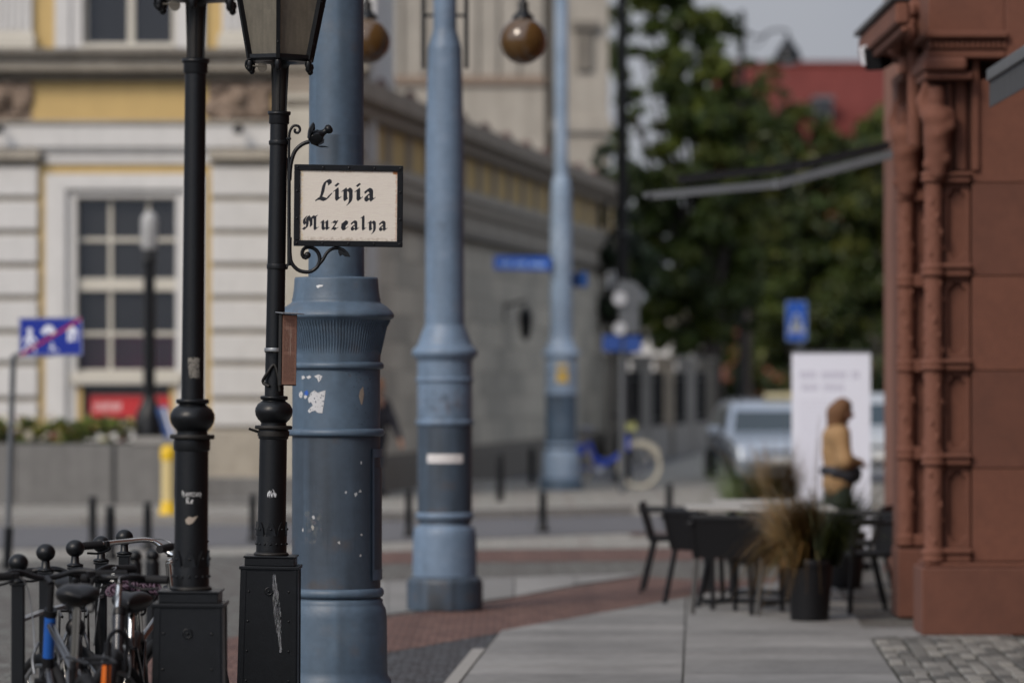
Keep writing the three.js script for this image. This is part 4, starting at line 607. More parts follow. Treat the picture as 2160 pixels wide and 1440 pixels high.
// ---------------------------------------------------------------- black gas-lamp posts
function lampPost(label, pos, lean) {
  const T = thing('lamp_post', label, 'lamp post', pos, 0, 'black cast iron lamp posts'), s = 460, h = (py) => HC + (800 - py) / s;
  T.rotation.z = lean;
  obj('tube', lathe([[0.044, h(840)], [0.042, h(600)], [0.0405, h(255)]], 32), M.iron, T);
  obj('top_collar', lathe([[0.041, h(262)], [0.047, h(260)], [0.0465, h(243)], [0.051, h(242)], [0.053, h(240)], [0.053, h(235)], [0.03, h(234)]], 32), M.iron, T);
  // four-finned neck below the lantern
  const fin = [lathe([[0.028, h(236)], [0.03, h(170)], [0.036, h(128)], [0.034, h(112)]], 16)];
  for (let i = 0; i < 4; i++) { const a = deg(45 + 90 * i + 45), q = new THREE.Shape([[0.02, h(236)], [0.035, h(236)], [0.036, h(206)], [0.04, h(150)], [0.044, h(112)], [0.02, h(112)]].map((p) => new THREE.Vector2(...p))); fin.push(place(new THREE.ExtrudeGeometry(q, { depth: 0.007, bevelEnabled: false }), 0, 0, 0, 0, a, 0)); }
  obj('neck', fin, M.ironOld, T);
  obj('ball', lathe([[0.045, h(834)], [0.062, h(835)], [0.064, h(838)], [0.062, h(842)], [0.052, h(844)], [0.055, h(846)], [0.074, h(852)], [0.085, h(861)], [0.0865, h(868)], [0.083, h(876)], [0.073, h(884)], [0.062, h(889)], [0.058, h(892)], [0.06, h(897)], [0.06, h(899)]].reverse(), 36), M.iron, T);
  obj('flange', lathe([[0.06, h(906)], [0.083, h(905)], [0.086, h(903)], [0.086, h(899)], [0.083, h(897)], [0.05, h(897)]], 36), M.ironOld, T);
  obj('collar', lathe([[0.064, h(926)], [0.069, h(924)], [0.07, h(910)], [0.068, h(905)]], 32), M.iron, T);
  obj('lower_tube', lathe([[0.066, h(1166)], [0.064, h(1040)], [0.063, h(915)]], 32), M.iron, T);
  // scalloped band with studs at the foot
  const sc = [lathe([[0.0705, h(1165)], [0.0705, h(1128)], [0.066, h(1127)]], 32)];
  for (let i = 0; i < 8; i++) { const a = i * PI / 4; const q = new THREE.Shape([new THREE.Vector2(-0.024, 0), new THREE.Vector2(0.024, 0), new THREE.Vector2(0.018, 0.03), new THREE.Vector2(0.006, 0.058), new THREE.Vector2(0, 0.064), new THREE.Vector2(-0.006, 0.058), new THREE.Vector2(-0.018, 0.03)]); sc.push(place(new THREE.ExtrudeGeometry(q, { depth: 0.007, bevelEnabled: false }), Math.sin(a) * 0.0635, h(1129), Math.cos(a) * 0.0635, 0, a, 0)); }
  const band = obj('scalloped_band', sc, M.iron, T);
  const studs = []; for (let i = 0; i < 16; i++) { const a = i * PI / 8; studs.push(sph(0.0055, Math.sin(a) * 0.071, h(1146), Math.cos(a) * 0.071, 1, 1, 1, 8)); if (i % 2 === 0) studs.push(sph(0.0055, Math.sin(a) * 0.0715, h(1115), Math.cos(a) * 0.0715, 1, 1, 1, 8)); }
  obj('studs', studs, M.iron, band);
  obj('foot_ring', lathe([[0.07, h(1172)], [0.08, h(1170)], [0.081, h(1167)], [0.075, h(1164)], [0.06, h(1163)]], 32), M.ironOld, T);
  obj('plinth_cap', [b2(-0.114, 0.114, h(1191), h(1174), -0.114, 0.114, 0.004), b2(-0.12, 0.12, h(1174), h(1170), -0.12, 0.12, 0.003), b2(-0.137, 0.137, h(1198), h(1191), -0.137, 0.137, 0.003)], M.iron, T);
  // tapered box: four walls with raised edge strips, rivets and a key plate
  const top = h(1198), wt = 0.126, wb = 0.137, bx = new THREE.CylinderGeometry(wt * Math.SQRT2, wb * Math.SQRT2, top, 4); bx.rotateY(PI / 4); bx.translate(0, top / 2, 0);
  const bxn = bx.toNonIndexed(); bxn.computeVertexNormals();
  const Bx = obj('plinth_box', bxn, M.iron, T);
  const strips = [], riv = [], slope = (wb - wt) / top;
  for (let k = 0; k < 4; k++) { const m = new THREE.Matrix4().makeRotationY(k * PI / 2); for (const sx of [-1, 1]) { const g = flatBar([sx * (wb - 0.012), 0.0, wb + 0.001], [sx * (wt - 0.012), top, wt + 0.001], 0.018, 0.008, V(0, 0, 1)).applyMatrix4(m); strips.push(g); for (let j = 0; j < 6; j++) { const y = 0.08 + j * 0.135, w = wb - slope * y; riv.push(sph(0.0058, sx * (w - 0.036), y, w, 1, 1, 0.7, 8).applyMatrix4(m)); } } strips.push(box(2 * wb - 0.03, 0.03, 0.012, 0, 0.05, wb + 0.0).applyMatrix4(m)); }
  obj('edge_strip', strips, M.iron, Bx); obj('rivets', riv, M.iron, Bx);
  obj('key_plate', [place(new THREE.TorusGeometry(0.016, 0.004, 8, 20), 0, top - 0.098, wt + 0.005), cyl(0.015, 0.015, 0.006, 0, top - 0.098, wt + 0.004, 16, PI / 2), sph(0.006, 0, top - 0.098, wt + 0.009, 1, 1, 1, 8)], M.iron, Bx);
  // lantern: hexagonal, a corner to the front
  const y0 = h(122), y1 = y0 + 0.5, r0 = 0.155, r1 = 0.262, L = new THREE.Group(); L.name = 'lantern'; T.add(L);
  const co = (r, y, i) => V(Math.sin(i * PI / 3) * r, y, Math.cos(i * PI / 3) * r), fr = [];
  for (let i = 0; i < 6; i++) { fr.push(flatBar(co(r0, y0 - 0.01, i), co(r1, y1, i), 0.018, 0.022, co(1, 0, i))); fr.push(flatBar(co(r0, y0, i), co(r0, y0, i + 1), 0.02, 0.018)); fr.push(flatBar(co(r1, y1, i), co(r1, y1, i + 1), 0.03, 0.025)); for (const t of [0.12, 0.5, 0.88]) { const p = co(r0 + (r1 - r0) * t + 0.012, y0 + 0.5 * t, i); fr.push(sph(0.006, p.x, p.y, p.z, 1, 1, 1, 6)); } }
  fr.push(place(new THREE.CylinderGeometry(r0 + 0.012, r0 + 0.004, 0.012, 6), 0, y0 - 0.014, 0), lathe([[0.034, y0 - 0.05], [0.045, y0 - 0.03], [0.09, y0 - 0.018]], 16));
  obj('lantern_frame', fr, M.iron, L);
  const gl = mat([0.33, 0.30, 0.24], 0.3, { amp: 0.3, size: 0.2, streak: 0.2, physical: { transmission: 0.55, thickness: 0 } });
  for (let i = 0; i < 6; i++) { const a = co(r0 - 0.004, y0, i), b = co(r0 - 0.004, y0, i + 1), c = co(r1 - 0.004, y1, i + 1), d = co(r1 - 0.004, y1, i), g = new THREE.BufferGeometry().setFromPoints([a, b, c, a, c, d]); g.computeVertexNormals(); obj('lantern_pane', g, gl, L); }
  obj('lantern_roof', [lathe([[r1 + 0.03, y1 + 0.01], [r1 + 0.02, y1 + 0.03], [0.15, y1 + 0.16], [0.1, y1 + 0.18], [0.09, y1 + 0.26], [0.11, y1 + 0.28], [0.03, y1 + 0.34], [0.015, y1 + 0.42], [0, y1 + 0.44]], 6)], M.iron, L);
  obj('gas_mantle', [cyl(0.02, 0.02, 0.14, 0, y0 + 0.08, 0, 10), sph(0.035, 0, y0 + 0.22, 0, 1, 1.6, 1, 12)], M.cream, L);
  for (let i = 0; i < 6; i++) { const p = co(r0, y0 - 0.02, i); obj('drop_finial', lathe([[0.0, -0.052], [0.009, -0.048], [0.015, -0.038], [0.013, -0.028], [0.018, -0.018], [0.014, 0.0]], 10, p.x, p.y, p.z), M.iron, L); }
  obj('scroll', tube([[-0.13, y0 - 0.012, 0.085], [-0.148, y0 - 0.02, 0.087], [-0.153, y0 - 0.045, 0.087], [-0.143, y0 - 0.06, 0.087], [-0.135, y0 - 0.05, 0.087]], 0.0045, 16, 6), M.iron, L);
  obj('tap_lever', [place(new THREE.CylinderGeometry(0.022, 0.022, 0.006, 18), -0.075, y0 - 0.05, 0.09, PI / 2), bar([-0.12, y0 - 0.045, 0.09], [-0.06, y0 - 0.048, 0.09], 0.004)], mat([0.06, 0.05, 0.035], 0.5), L);
  return T;
}
const lamp2 = lampPost('black iron lamp post that carries the white blackletter sign', [-1.068, 0, -17.6], -0.004);
const lamp1 = dup(lamp2, 'plain black iron lamp post beside the bicycles, left of the signed one', [-1.226, 0, -14.7]);
lamp2.rotation.z = -0.0175; lamp2.position.x = -1.120; lamp1.rotation.z = -0.0085; lamp1.position.x = -1.238;

// ---------------------------------------------------------------- broad-nib lettering
function nibText(c, text, x, y, xh, nibW, ang, gap, color) {
  const G = {
    L: [1.45, [[[1.28, 1.62], [1.12, 1.72], [0.86, 1.62], [0.7, 1.3], [0.55, 0.62], [0.38, 0.2], [0.02, 0.0]], [[0.02, 0.06], [0.4, 0.14], [0.8, 0.02], [1.05, 0.12], [1.36, 0.5]], [[1.28, 1.62], [1.3, 1.42]]]],
    i: [0.62, [[[0.1, 0.86], [0.26, 0.98], [0.3, 0.84], [0.3, 0.2], [0.42, 0.06], [0.58, 0.2]], [[0.24, 1.4], [0.36, 1.32]]]],
    n: [1.02, [[[0.06, 0.86], [0.2, 0.98], [0.26, 0.86], [0.26, 0.16], [0.36, 0.04]], [[0.3, 0.72], [0.56, 0.98], [0.7, 0.92], [0.82, 0.78], [0.82, 0.1], [0.74, -0.16], [0.56, -0.36]]]],
    a: [1.0, [[[0.2, 0.86], [0.4, 0.98], [0.62, 0.92], [0.72, 0.76], [0.72, 0.16], [0.82, 0.04], [0.98, 0.16]], [[0.2, 0.86], [0.24, 0.72]], [[0.7, 0.6], [0.34, 0.46], [0.2, 0.3], [0.24, 0.08], [0.42, 0.02], [0.7, 0.24]]]],
    M: [1.92, [[[0.0, 0.16], [0.2, 0.04], [0.4, 0.22], [0.5, 0.5], [0.5, 1.34]], [[0.22, 0.62], [0.08, 0.86], [0.12, 1.2], [0.34, 1.46]], [[0.5, 1.34], [0.62, 1.5], [0.98, 0.98]], [[1.0, 1.3], [1.0, 0.4]], [[1.0, 1.2], [1.2, 1.52], [1.5, 1.3]], [[1.5, 1.36], [1.5, 0.16], [1.62, 0.02], [1.82, 0.18]], [[1.42, 1.44], [1.72, 1.56]]]],
    u: [1.02, [[[0.06, 0.86], [0.2, 0.98], [0.26, 0.84], [0.26, 0.24], [0.38, 0.06], [0.52, 0.06], [0.76, 0.3]], [[0.62, 0.86], [0.76, 0.98], [0.8, 0.84], [0.8, 0.2], [0.9, 0.04], [1.02, 0.16]]]],
    z: [0.9, [[[0.14, 0.84], [0.3, 0.96], [0.5, 0.86], [0.72, 0.96], [0.56, 0.66], [0.16, 0.12]], [[0.12, 0.1], [0.34, 0.16], [0.56, 0.04], [0.76, 0.18]]]],
    e: [0.9, [[[0.52, 0.98], [0.24, 0.78], [0.18, 0.3], [0.36, 0.06], [0.56, 0.06], [0.8, 0.26]], [[0.52, 0.98], [0.78, 0.82], [0.72, 0.56], [0.4, 0.42]], [[0.46, 0.9], [0.44, 0.12]], [[0.3, 0.5], [0.6, 0.52]]]],
    l: [0.62, [[[0.12, 1.46], [0.26, 1.58], [0.3, 1.42], [0.3, 0.2], [0.4, 0.05], [0.56, 0.18]]]],
    H: [1.3, [[[0.2, 1.4], [0.3, 1.5], [0.34, 1.2], [0.3, 0.1]], [[0.3, 0.8], [0.7, 1.0], [0.9, 0.8], [0.9, 0.0], [0.7, -0.3]], [[0.0, 1.2], [0.5, 1.4]]]],
    o: [0.9, [[[0.45, 0.98], [0.2, 0.7], [0.2, 0.25], [0.45, 0.02], [0.7, 0.25], [0.7, 0.7], [0.45, 0.98]]]],
    r: [0.7, [[[0.1, 0.86], [0.26, 0.96], [0.28, 0.1], [0.4, 0.02]], [[0.3, 0.7], [0.5, 0.96], [0.66, 0.84]]]],
    R: [1.3, [[[0.2, 1.4], [0.3, 0.1], [0.1, 0.0]], [[0.1, 1.3], [0.6, 1.5], [0.9, 1.2], [0.4, 0.8], [0.9, 0.1], [1.15, 0.1]]]],
  };
  const nx = Math.cos(ang) * nibW / 2, ny = Math.sin(ang) * nibW / 2; c.fillStyle = c.strokeStyle = color; c.lineWidth = nibW * 0.16; c.lineJoin = 'round';
  for (const ch of text) {
    if (ch === ' ') { x += xh * 0.5; continue; }
    const [adv, strokes] = G[ch];
    for (const st of strokes) for (let i = 0; i < st.length - 1; i++) {
      const p = [x + st[i][0] * xh * 0.86, y - st[i][1] * xh], q = [x + st[i + 1][0] * xh * 0.86, y - st[i + 1][1] * xh];
      c.beginPath(); c.moveTo(p[0] - nx, p[1] + ny); c.lineTo(p[0] + nx, p[1] - ny); c.lineTo(q[0] + nx, q[1] - ny); c.lineTo(q[0] - nx, q[1] + ny); c.closePath(); c.fill(); c.stroke();
    }
    x += adv * xh * 0.86 + gap;
  }
  return x;
}
// ---------------------------------------------------------------- hanging sign with wrought bracket
{
  const d = 17.58, o = at(610, 430, d), T = thing('hanging_sign', 'white enamel sign in blackletter on a wrought iron bracket', 'sign', o, 0.0);
  const W = (px, py, z = 0) => at(px, py, d).sub(o).add(V(0, 0, z));
  const P = new THREE.Group(); P.name = 'sign_board'; T.add(P);
  const c = W(734.5, 434); P.position.copy(c); P.rotation.set(0, 0.12, -0.0085);
  const w = 0.5, h = 0.374, f = 0.027;
  const board = canvas(1024, 760, (x, cw, ch) => {
    const R = rng(91); x.fillStyle = '#cfc8bd'; x.fillRect(0, 0, cw, ch);
    for (let i = 0; i < 5200; i++) { const a = R() * cw, b = R() * ch, l = 20 + R() * 90; x.strokeStyle = R() > 0.5 ? 'rgba(225,218,208,0.07)' : 'rgba(150,140,128,0.06)'; x.lineWidth = 1 + R() * 3; x.beginPath(); x.moveTo(a, b); x.quadraticCurveTo(a + l / 2, b + (R() - 0.5) * 24, a + l, b + (R() - 0.5) * 16); x.stroke(); }
    const g = (x0, y0, x1, y1, col) => { for (let i = 0; i < 320; i++) { x.fillStyle = col + (0.02 + 0.06 * R()) + ')'; x.beginPath(); x.arc(x0 + (x1 - x0) * R(), y0 + (y1 - y0) * R(), 2 + R() * 12, 0, 7); x.fill(); } };
    g(0, 0, 30, ch, 'rgba(170,130,60,'); g(0, ch - 34, cw, ch, 'rgba(95,75,50,'); g(0, 0, cw, 14, 'rgba(120,95,60,'); g(cw - 40, 0, cw, 26, 'rgba(150,85,40,'.replace('150', '140')); g(cw - 14, 0, cw, ch, 'rgba(150,90,60,');
    x.fillStyle = 'rgba(60,50,40,0.35)'; for (let i = 0; i < 40; i++) { const a = R() * cw; x.fillRect(a, ch - 6 - R() * 8, 4 + R() * 20, 3); }
    nibText(x, 'Linia', 178, 318, 122, 43, 0.72, 27, '#12141c');
    nibText(x, 'Muzealna', 40, 640, 93, 31, 0.72, 29, '#12141c');
  });
  // enamel panel carrying the lettering, print on both faces
  const bm = new THREE.MeshStandardMaterial({ map: board, roughness: 0.45, bumpMap: noiseTex(0.9, 1), bumpScale: 0.0012 }); bm.bumpMap.repeat.set(4, 3);
  obj('panel', place(new THREE.PlaneGeometry(w - 2 * f, h - 2 * f), 0, 0, 0.006), bm, P, true);
  obj('back_panel', rbox(w - 0.02, h - 0.02, 0.006, 0, 0, 0, 0.001), mat([0.45, 0.42, 0.37], 0.6, { amp: 0.3, size: 0.4 }), P);
  const fr = obj('sign_frame', [rbox(w, f, 0.022, 0, h / 2 - f / 2, 0.003, 0.003), rbox(w, f, 0.022, 0, -h / 2 + f / 2, 0.003, 0.003), rbox(f, h - 2 * f, 0.0215, -w / 2 + f / 2, 0, 0.003, 0.003), rbox(f, h - 2 * f, 0.0215, w / 2 - f / 2, 0, 0.003, 0.003)], M.iron, P);
  const riv = []; for (const sy of [-1, 1]) for (let i = 0; i < 5; i++) riv.push(sph(0.006, -w / 2 + 0.014 + i * (w - 0.028) / 4, sy * (h / 2 - f / 2), 0.0145, 1, 1, 0.7, 8)); for (const sx of [-1, 1]) for (const y of [-0.06, 0.065]) riv.push(sph(0.006, sx * (w / 2 - f / 2), y, 0.0145, 1, 1, 0.7, 8));
  obj('rivet', riv, M.iron, fr);
  // bracket
  const flat = (pts, r = 0.0075, n = 40) => { const g = tube(pts.map((p) => W(p[0], p[1])), r, n, 8); return g; };
  obj('bracket', [flat([[609, 332], [609, 430], [609, 530], [609, 560]], 0.0085, 20), flat([[610, 380], [613, 345], [622, 318], [637, 304], [652, 298]], 0.0095, 30), flat([[611, 500], [611, 535], [615, 555], [630, 570], [652, 573], [668, 563], [674, 545], [667, 528], [652, 521], [640, 525], [637, 537], [643, 544], [650, 540]], 0.0088, 60), flat([[670, 560], [680, 548], [690, 532], [702, 524], [716, 524], [728, 530]], 0.0078, 30), flat([[609, 336], [609, 300], [611, 276], [619, 265], [629, 266], [632, 274], [627, 280], [621, 277], [622, 271]], 0.0062, 50), rbox(0.024, 0.012, 0.02, W(608, 292).x, W(608, 292).y, 0), sph(0.016, W(648, 538).x, W(648, 538).y, 0, 1, 1, 0.7, 10)], M.iron, T);
  obj('clamp', [lathe([[0.046, -0.012], [0.049, -0.01], [0.049, 0.01], [0.046, 0.012]], 24, W(582, 562).x + 0.004, W(0, 562).y, -0.02), lathe([[0.045, -0.01], [0.048, -0.008], [0.048, 0.008], [0.045, 0.01]], 24, W(589, 300).x - 0.003, W(0, 300).y, -0.02), tube([W(598, 566), W(606, 560), W(609, 545)], 0.006, 10, 6)], M.iron, T);
  // leaf tip of the lower scroll
  const lf = (pts) => { const s = new THREE.Shape(pts.map((p) => { const q = W(p[0], p[1]); return new THREE.Vector2(q.x, q.y); })); return place(new THREE.ExtrudeGeometry(s, { depth: 0.006, bevelEnabled: true, bevelSize: 0.002, bevelThickness: 0.002, bevelSegments: 1 }), 0, 0, -0.003); };
  obj('leaf', lf([[714, 522], [724, 524], [733, 532], [738, 541], [728, 540], [722, 536], [717, 539], [714, 532]]), M.iron, T);
  // flower finial: cup of petals, ribbed bud, round tip
  const F0 = new THREE.Group(); F0.name = 'flower_finial'; T.add(F0); F0.position.copy(W(652, 297)); F0.rotation.z = -1.02; F0.scale.setScalar(1.12);
  obj('bud', lathe([[0.012, 0], [0.03, 0.012], [0.034, 0.024], [0.029, 0.028], [0.032, 0.032], [0.026, 0.037], [0.029, 0.041], [0.023, 0.046], [0.026, 0.05], [0.019, 0.056], [0.013, 0.066], [0.012, 0.078], [0.017, 0.084], [0.02, 0.092], [0.018, 0.101], [0.01, 0.107], [0, 0.108]], 20), M.iron, F0);
  for (let i = 0; i < 5; i++) { const g = new THREE.PlaneGeometry(0.046, 0.06, 4, 6), p = g.attributes.position; for (let v = 0; v < p.count; v++) { const t = (p.getY(v) + 0.03) / 0.06, x = p.getX(v) * (0.5 + 1.6 * t * (1 - t)) * (t > 0.95 ? 0.1 : 1); p.setXYZ(v, x, t * 0.055, 0.014 + 0.04 * Math.sin(t * 2.1) - x * x * 12 + (t > 0.75 ? (t - 0.75) * 0.07 : 0)); } g.computeVertexNormals(); const b = g.clone(); b.translate(0, 0, -0.002); obj('petal', [place(g, 0, 0, 0, 0, i * 2 * PI / 5 + 0.3, 0), place(b, 0, 0, 0, 0, i * 2 * PI / 5 + 0.3, 0)], M.iron, F0); }
}
{ // brown information plate strapped to the post
  const p = at(606, 738, 17.55), T = thing('information_plate', 'narrow brown information plate strapped to the signed lamp post', 'plate', p, 0.78);
  T.rotation.z = -0.02;
  const tx = canvas(256, 720, (c) => { const R = rng(61); c.fillStyle = '#a5806f'; c.fillRect(0, 0, 256, 720); for (let i = 0; i < 900; i++) { c.fillStyle = R() > 0.5 ? 'rgba(150,115,100,0.1)' : 'rgba(50,32,26,0.08)'; c.fillRect(R() * 256, R() * 720, 4 + R() * 30, 2 + R() * 9); } c.fillStyle = 'rgba(60,38,32,0.75)'; for (let y = 40; y < 680; y += 11) { if ((y > 110 && y < 140) || (y > 380 && y < 410)) continue; let x = 30; while (x < 210) { const l = 6 + R() * 22; c.fillRect(x, y, l, 4); x += l + 6; } } c.strokeStyle = 'rgba(225,210,195,0.8)'; c.lineWidth = 7; c.beginPath(); c.moveTo(150, 130); c.lineTo(140, 250); c.lineTo(146, 420); c.stroke(); c.lineWidth = 3; for (let i = 0; i < 12; i++) { const x = 60 + R() * 120, y = 60 + R() * 300; c.beginPath(); c.moveTo(x, y); c.lineTo(x + 4, y + 40 + R() * 60); c.stroke(); } });
  obj('plate', place(new THREE.PlaneGeometry(0.086, 0.316), 0, 0, 0.0125), new THREE.MeshStandardMaterial({ map: tx, roughness: 0.5 }), T, true);
  obj('frame', [rbox(0.096, 0.326, 0.02, 0, 0, 0, 0.002)], M.ironOld, T); obj('lid', rbox(0.13, 0.004, 0.055, 0, 0.168, 0.012, 0.001, 0.12, 0, 0), M.steel, T);
  obj('strap', [lathe([[0.0435, -0.008], [0.047, -0.008], [0.047, 0.008], [0.0435, 0.008]], 24, -0.035, 0, -0.05)], M.steel, T);
}
// worn stickers on the two posts
{
  const rough = (seed, col) => canvas(128, 192, (c) => { c.clearRect(0, 0, 128, 192); const R = rng(seed); c.fillStyle = col; c.beginPath(); [[6, 8], [70, 4], [122, 10], [118, 90], [124, 186], [60, 180], [22, 188], [14, 120], [4, 70]].forEach((p) => c.lineTo(...p)); c.fill(); c.strokeStyle = 'rgba(40,38,36,0.5)'; for (let i = 0; i < 26; i++) { c.lineWidth = 1 + R() * 3; const x = R() * 128, y = R() * 192; c.beginPath(); c.moveTo(x, y); c.lineTo(x + 10 - R() * 34, y + 20 + R() * 50); c.stroke(); } c.globalCompositeOperation = 'destination-out'; for (let i = 0; i < 34; i++) { c.globalAlpha = 0.15 + 0.3 * R(); c.beginPath(); c.arc(R() * 128, R() * 192, 4 + R() * 14, 0, 7); c.fill(); } });
  const scr = canvas(128, 512, (c) => { c.clearRect(0, 0, 128, 512); const R = rng(15); for (let i = 0; i < 260; i++) { const y = R() * 500, x = 20 + y * 0.14 + (R() - 0.5) * (20 + 40 * Math.sin(Math.min(1, y / 420) * PI)); c.fillStyle = 'rgba(165,168,172,' + (0.04 + 0.16 * R()) + ')'; c.fillRect(x, y, 2 + R() * 5, 10 + R() * 40); } });
  const tri = canvas(128, 128, (c) => { c.clearRect(0, 0, 128, 128); const R = rng(19); for (let i = 0; i < 60; i++) { const x = 20 + R() * 90; c.fillStyle = 'rgba(200,202,205,' + (0.3 + 0.6 * R()) + ')'; c.fillRect(x, 100 - (x < 60 ? x * 1.2 : (128 - x) * 1.1) * R(), 3 + R() * 4, 26 * R() + 6); } });
  const h2 = (py) => HC + (800 - py) / 460, h1 = (py) => HC + (800 - py) / 551;
  const strap = tube([[-0.02, 0, 0.05], [-0.05, 0.02, 0.03], [-0.03, 0.06, 0.05], [0.0, 0.1, 0.05], [0.02, 0.05, 0.055], [0.03, -0.02, 0.05]], 0.008, 30, 5);
  obj('cord', place(strap, 0.0, h2(815), 0), M.ironOld, lamp2).userData.label = 'frayed grey cord tied above the ball';
  obj('clamp', [lathe([[0.0435, -0.008], [0.0465, -0.008], [0.0465, 0.008], [0.0435, 0.008]], 24, 0, h2(740), 0), rbox(0.018, 0.018, 0.02, -0.02, h2(740), 0.046)], M.ironOld, lamp2);
  obj('strap', [lathe([[0.071, -0.012], [0.073, -0.012], [0.073, 0.012], [0.071, 0.012]], 32, 0, h2(914), 0), box(0.05, 0.012, 0.003, -0.09, h2(908), 0.01, 0, 0.4, -0.3)], M.ironOld, lamp2).userData.label = 'torn metal strap with a loose end';
  obj('scratch', curved(0.0652, deg(0), h2(1035), 0.06, 0.06), inkMat(tri), lamp2, true);
  obj('scratch', place(new THREE.PlaneGeometry(0.07, 0.36), 0.045, 0.66, 0.134, -0.0125), inkMat(scr), lamp2, true);
  obj('sticker', curved(0.0436, deg(10), h1(776), 0.05, 0.085), inkMat(rough(5, '#6f6b64')), lamp1, true);
  const wr = canvas(320, 256, (c) => { c.clearRect(0, 0, 320, 256); nibText(c, 'Horrzon', 12, 110, 52, 12, 0.8, 2, '#b9b9b7'); nibText(c, 'Re', 80, 215, 56, 12, 0.8, 2, '#b9b9b7'); });
  obj('graffiti', curved(0.0652, deg(4), h1(1048), 0.085, 0.068), inkMat(wr), lamp1, true);
  const w2 = canvas(128, 128, (c) => { c.clearRect(0, 0, 128, 128); c.fillStyle = '#8f8478'; c.beginPath(); [[10, 60], [40, 30], [70, 40], [116, 22], [96, 56], [70, 96], [40, 110], [16, 96]].forEach((p) => c.lineTo(...p)); c.fill(); });
  obj('sticker', curved(0.0655, deg(6), h1(1095), 0.06, 0.05), inkMat(w2), lamp1, true);
}
// ---------------------------------------------------------------- bollards
{
  // [px, top py, base py, radius, label]
  const list = [[195, 1045, 1152, 0.042, 'slim black bollard just right of the far left sign pole, before the concrete planter'], [232, 1066, 1178, 0.05, 'thicker black bollard, second from the left before the concrete planter'], [311, 1057, 1160, 0.045, 'black bollard between the yellow bollard and the two left ones'], [533, 1040, 1142, 0.04, 'black bollard seen between the two black lamp posts'], [862, 1030, 1131, 0.04, 'black bollard right beside the widest blue pillar'], [1055, 955, 1072, 0.05, 'grey black bollard on the far pavement between two blue pillars'], [1145, 1036, 1121, 0.045, 'short black bollard left below the farthest blue pillar'], [1122, 942, 1035, 0.05, 'far bollard half hidden by the farthest blue pillar'], [1412, 1018, 1108, 0.045, 'thin black bollard behind the leftmost café chair']];
  for (const [px, ty, by, r, label] of list) {
    const d = HC * F / (by - 800), h = (by - ty) * d / F, T = thing('bollard', label, 'bollard', [PX(px, d), 0, -d], 0, 'black street bollards');
    obj('post', lathe([[r * 1.0, 0], [r * 1.0, h * 0.86], [r * 0.7, h * 0.88], [r * 0.7, h * 0.9]], 20), M.iron, T); obj('cap', lathe([[r * 0.7, h * 0.9], [r * 1.05, h * 0.91], [r * 1.05, h * 0.95], [r * 0.8, h * 0.985], [0, h]], 20), M.iron, T); obj('foot', lathe([[r * 1.6, 0], [r * 1.6, 0.03], [r * 1.25, 0.05], [r * 1.0, 0.12]], 20), M.iron, T);
  }
  const d = 46.4, T = thing('yellow_bollard', 'yellow post with bright yellow ends beside the concrete planter', 'bollard', [PX(354, d), 0, -d]);
  const yM = mat([0.72, 0.46, 0.01], 0.45, { amp: 0.15, size: 0.5 }), pM = mat([0.60, 0.48, 0.22], 0.5, { amp: 0.2, size: 0.5 });
  obj('post', lathe([[0.078, 0.2], [0.078, 0.74]], 24), pM, T); obj('cap', lathe([[0.078, 0.74], [0.088, 0.76], [0.09, 0.86], [0.07, 0.91], [0, 0.93]], 24), yM, T); obj('foot', lathe([[0.11, 0], [0.11, 0.13], [0.086, 0.17], [0.086, 0.24], [0.078, 0.25]], 24), yM, T);
}
// ---------------------------------------------------------------- bike-stand fence of square posts with ball tops
{
  const T = thing('railing', 'black railing of square posts with ball tops, bicycles leaning on it', 'railing', [-1.8, 0, -15.6]);
  const spots = [[38, 1187, 14.65], [96, 1165, 15.3], [158, 1156, 15.8], [213, 1147, 16.35], [262, 1133, 16.9]].map(([px, py, d]) => [PX(px, d) + 1.8, PY(py, d), 15.6 - d]);
  spots.forEach(([x, y, z]) => {
    const P = obj('post', [rbox(0.048, y - 0.075, 0.048, x, (y - 0.075) / 2, z, 0.004)], M.iron, T);
    obj('ball', [sph(0.039, x, y, z, 1, 0.92, 1, 20), lathe([[0.0, y - 0.075], [0.034, y - 0.074], [0.034, y - 0.066], [0.018, y - 0.06], [0.016, y - 0.03]], 20, x, 0, z), b2(x - 0.03, x + 0.03, y - 0.085, y - 0.075, z - 0.03, z + 0.03, 0.003)], M.iron, P);
  });
  for (let i = 0; i < 4; i++) { const a = spots[i], b = spots[i + 1]; obj('rail', [flatBar([a[0], 0.80, a[2]], [b[0], 0.80, b[2]], 0.035, 0.012), flatBar([a[0], 0.2, a[2]], [b[0], 0.2, b[2]], 0.035, 0.012)], M.steel, T); }
  for (const [px, py, d, l] of [[284, 1168, 24, 'blurred black ball topped post behind the railing, left of the pair'], [322, 1166, 24.4, 'blurred black ball topped post behind the railing, close to the lamp post']]) {
    const x = PX(px, d), y = PY(py, d), G = thing('bollard', l, 'bollard', [x, 0, -d], 0, 'black street bollards');
    obj('post', [lathe([[0.06, 0], [0.06, 0.04], [0.045, 0.07], [0.045, y - 0.06], [0.03, y - 0.04]], 20)], M.iron, G); obj('ball', sph(0.046, 0, y - 0.015, 0, 1, 0.9, 1, 16), M.iron, G);
  }
}
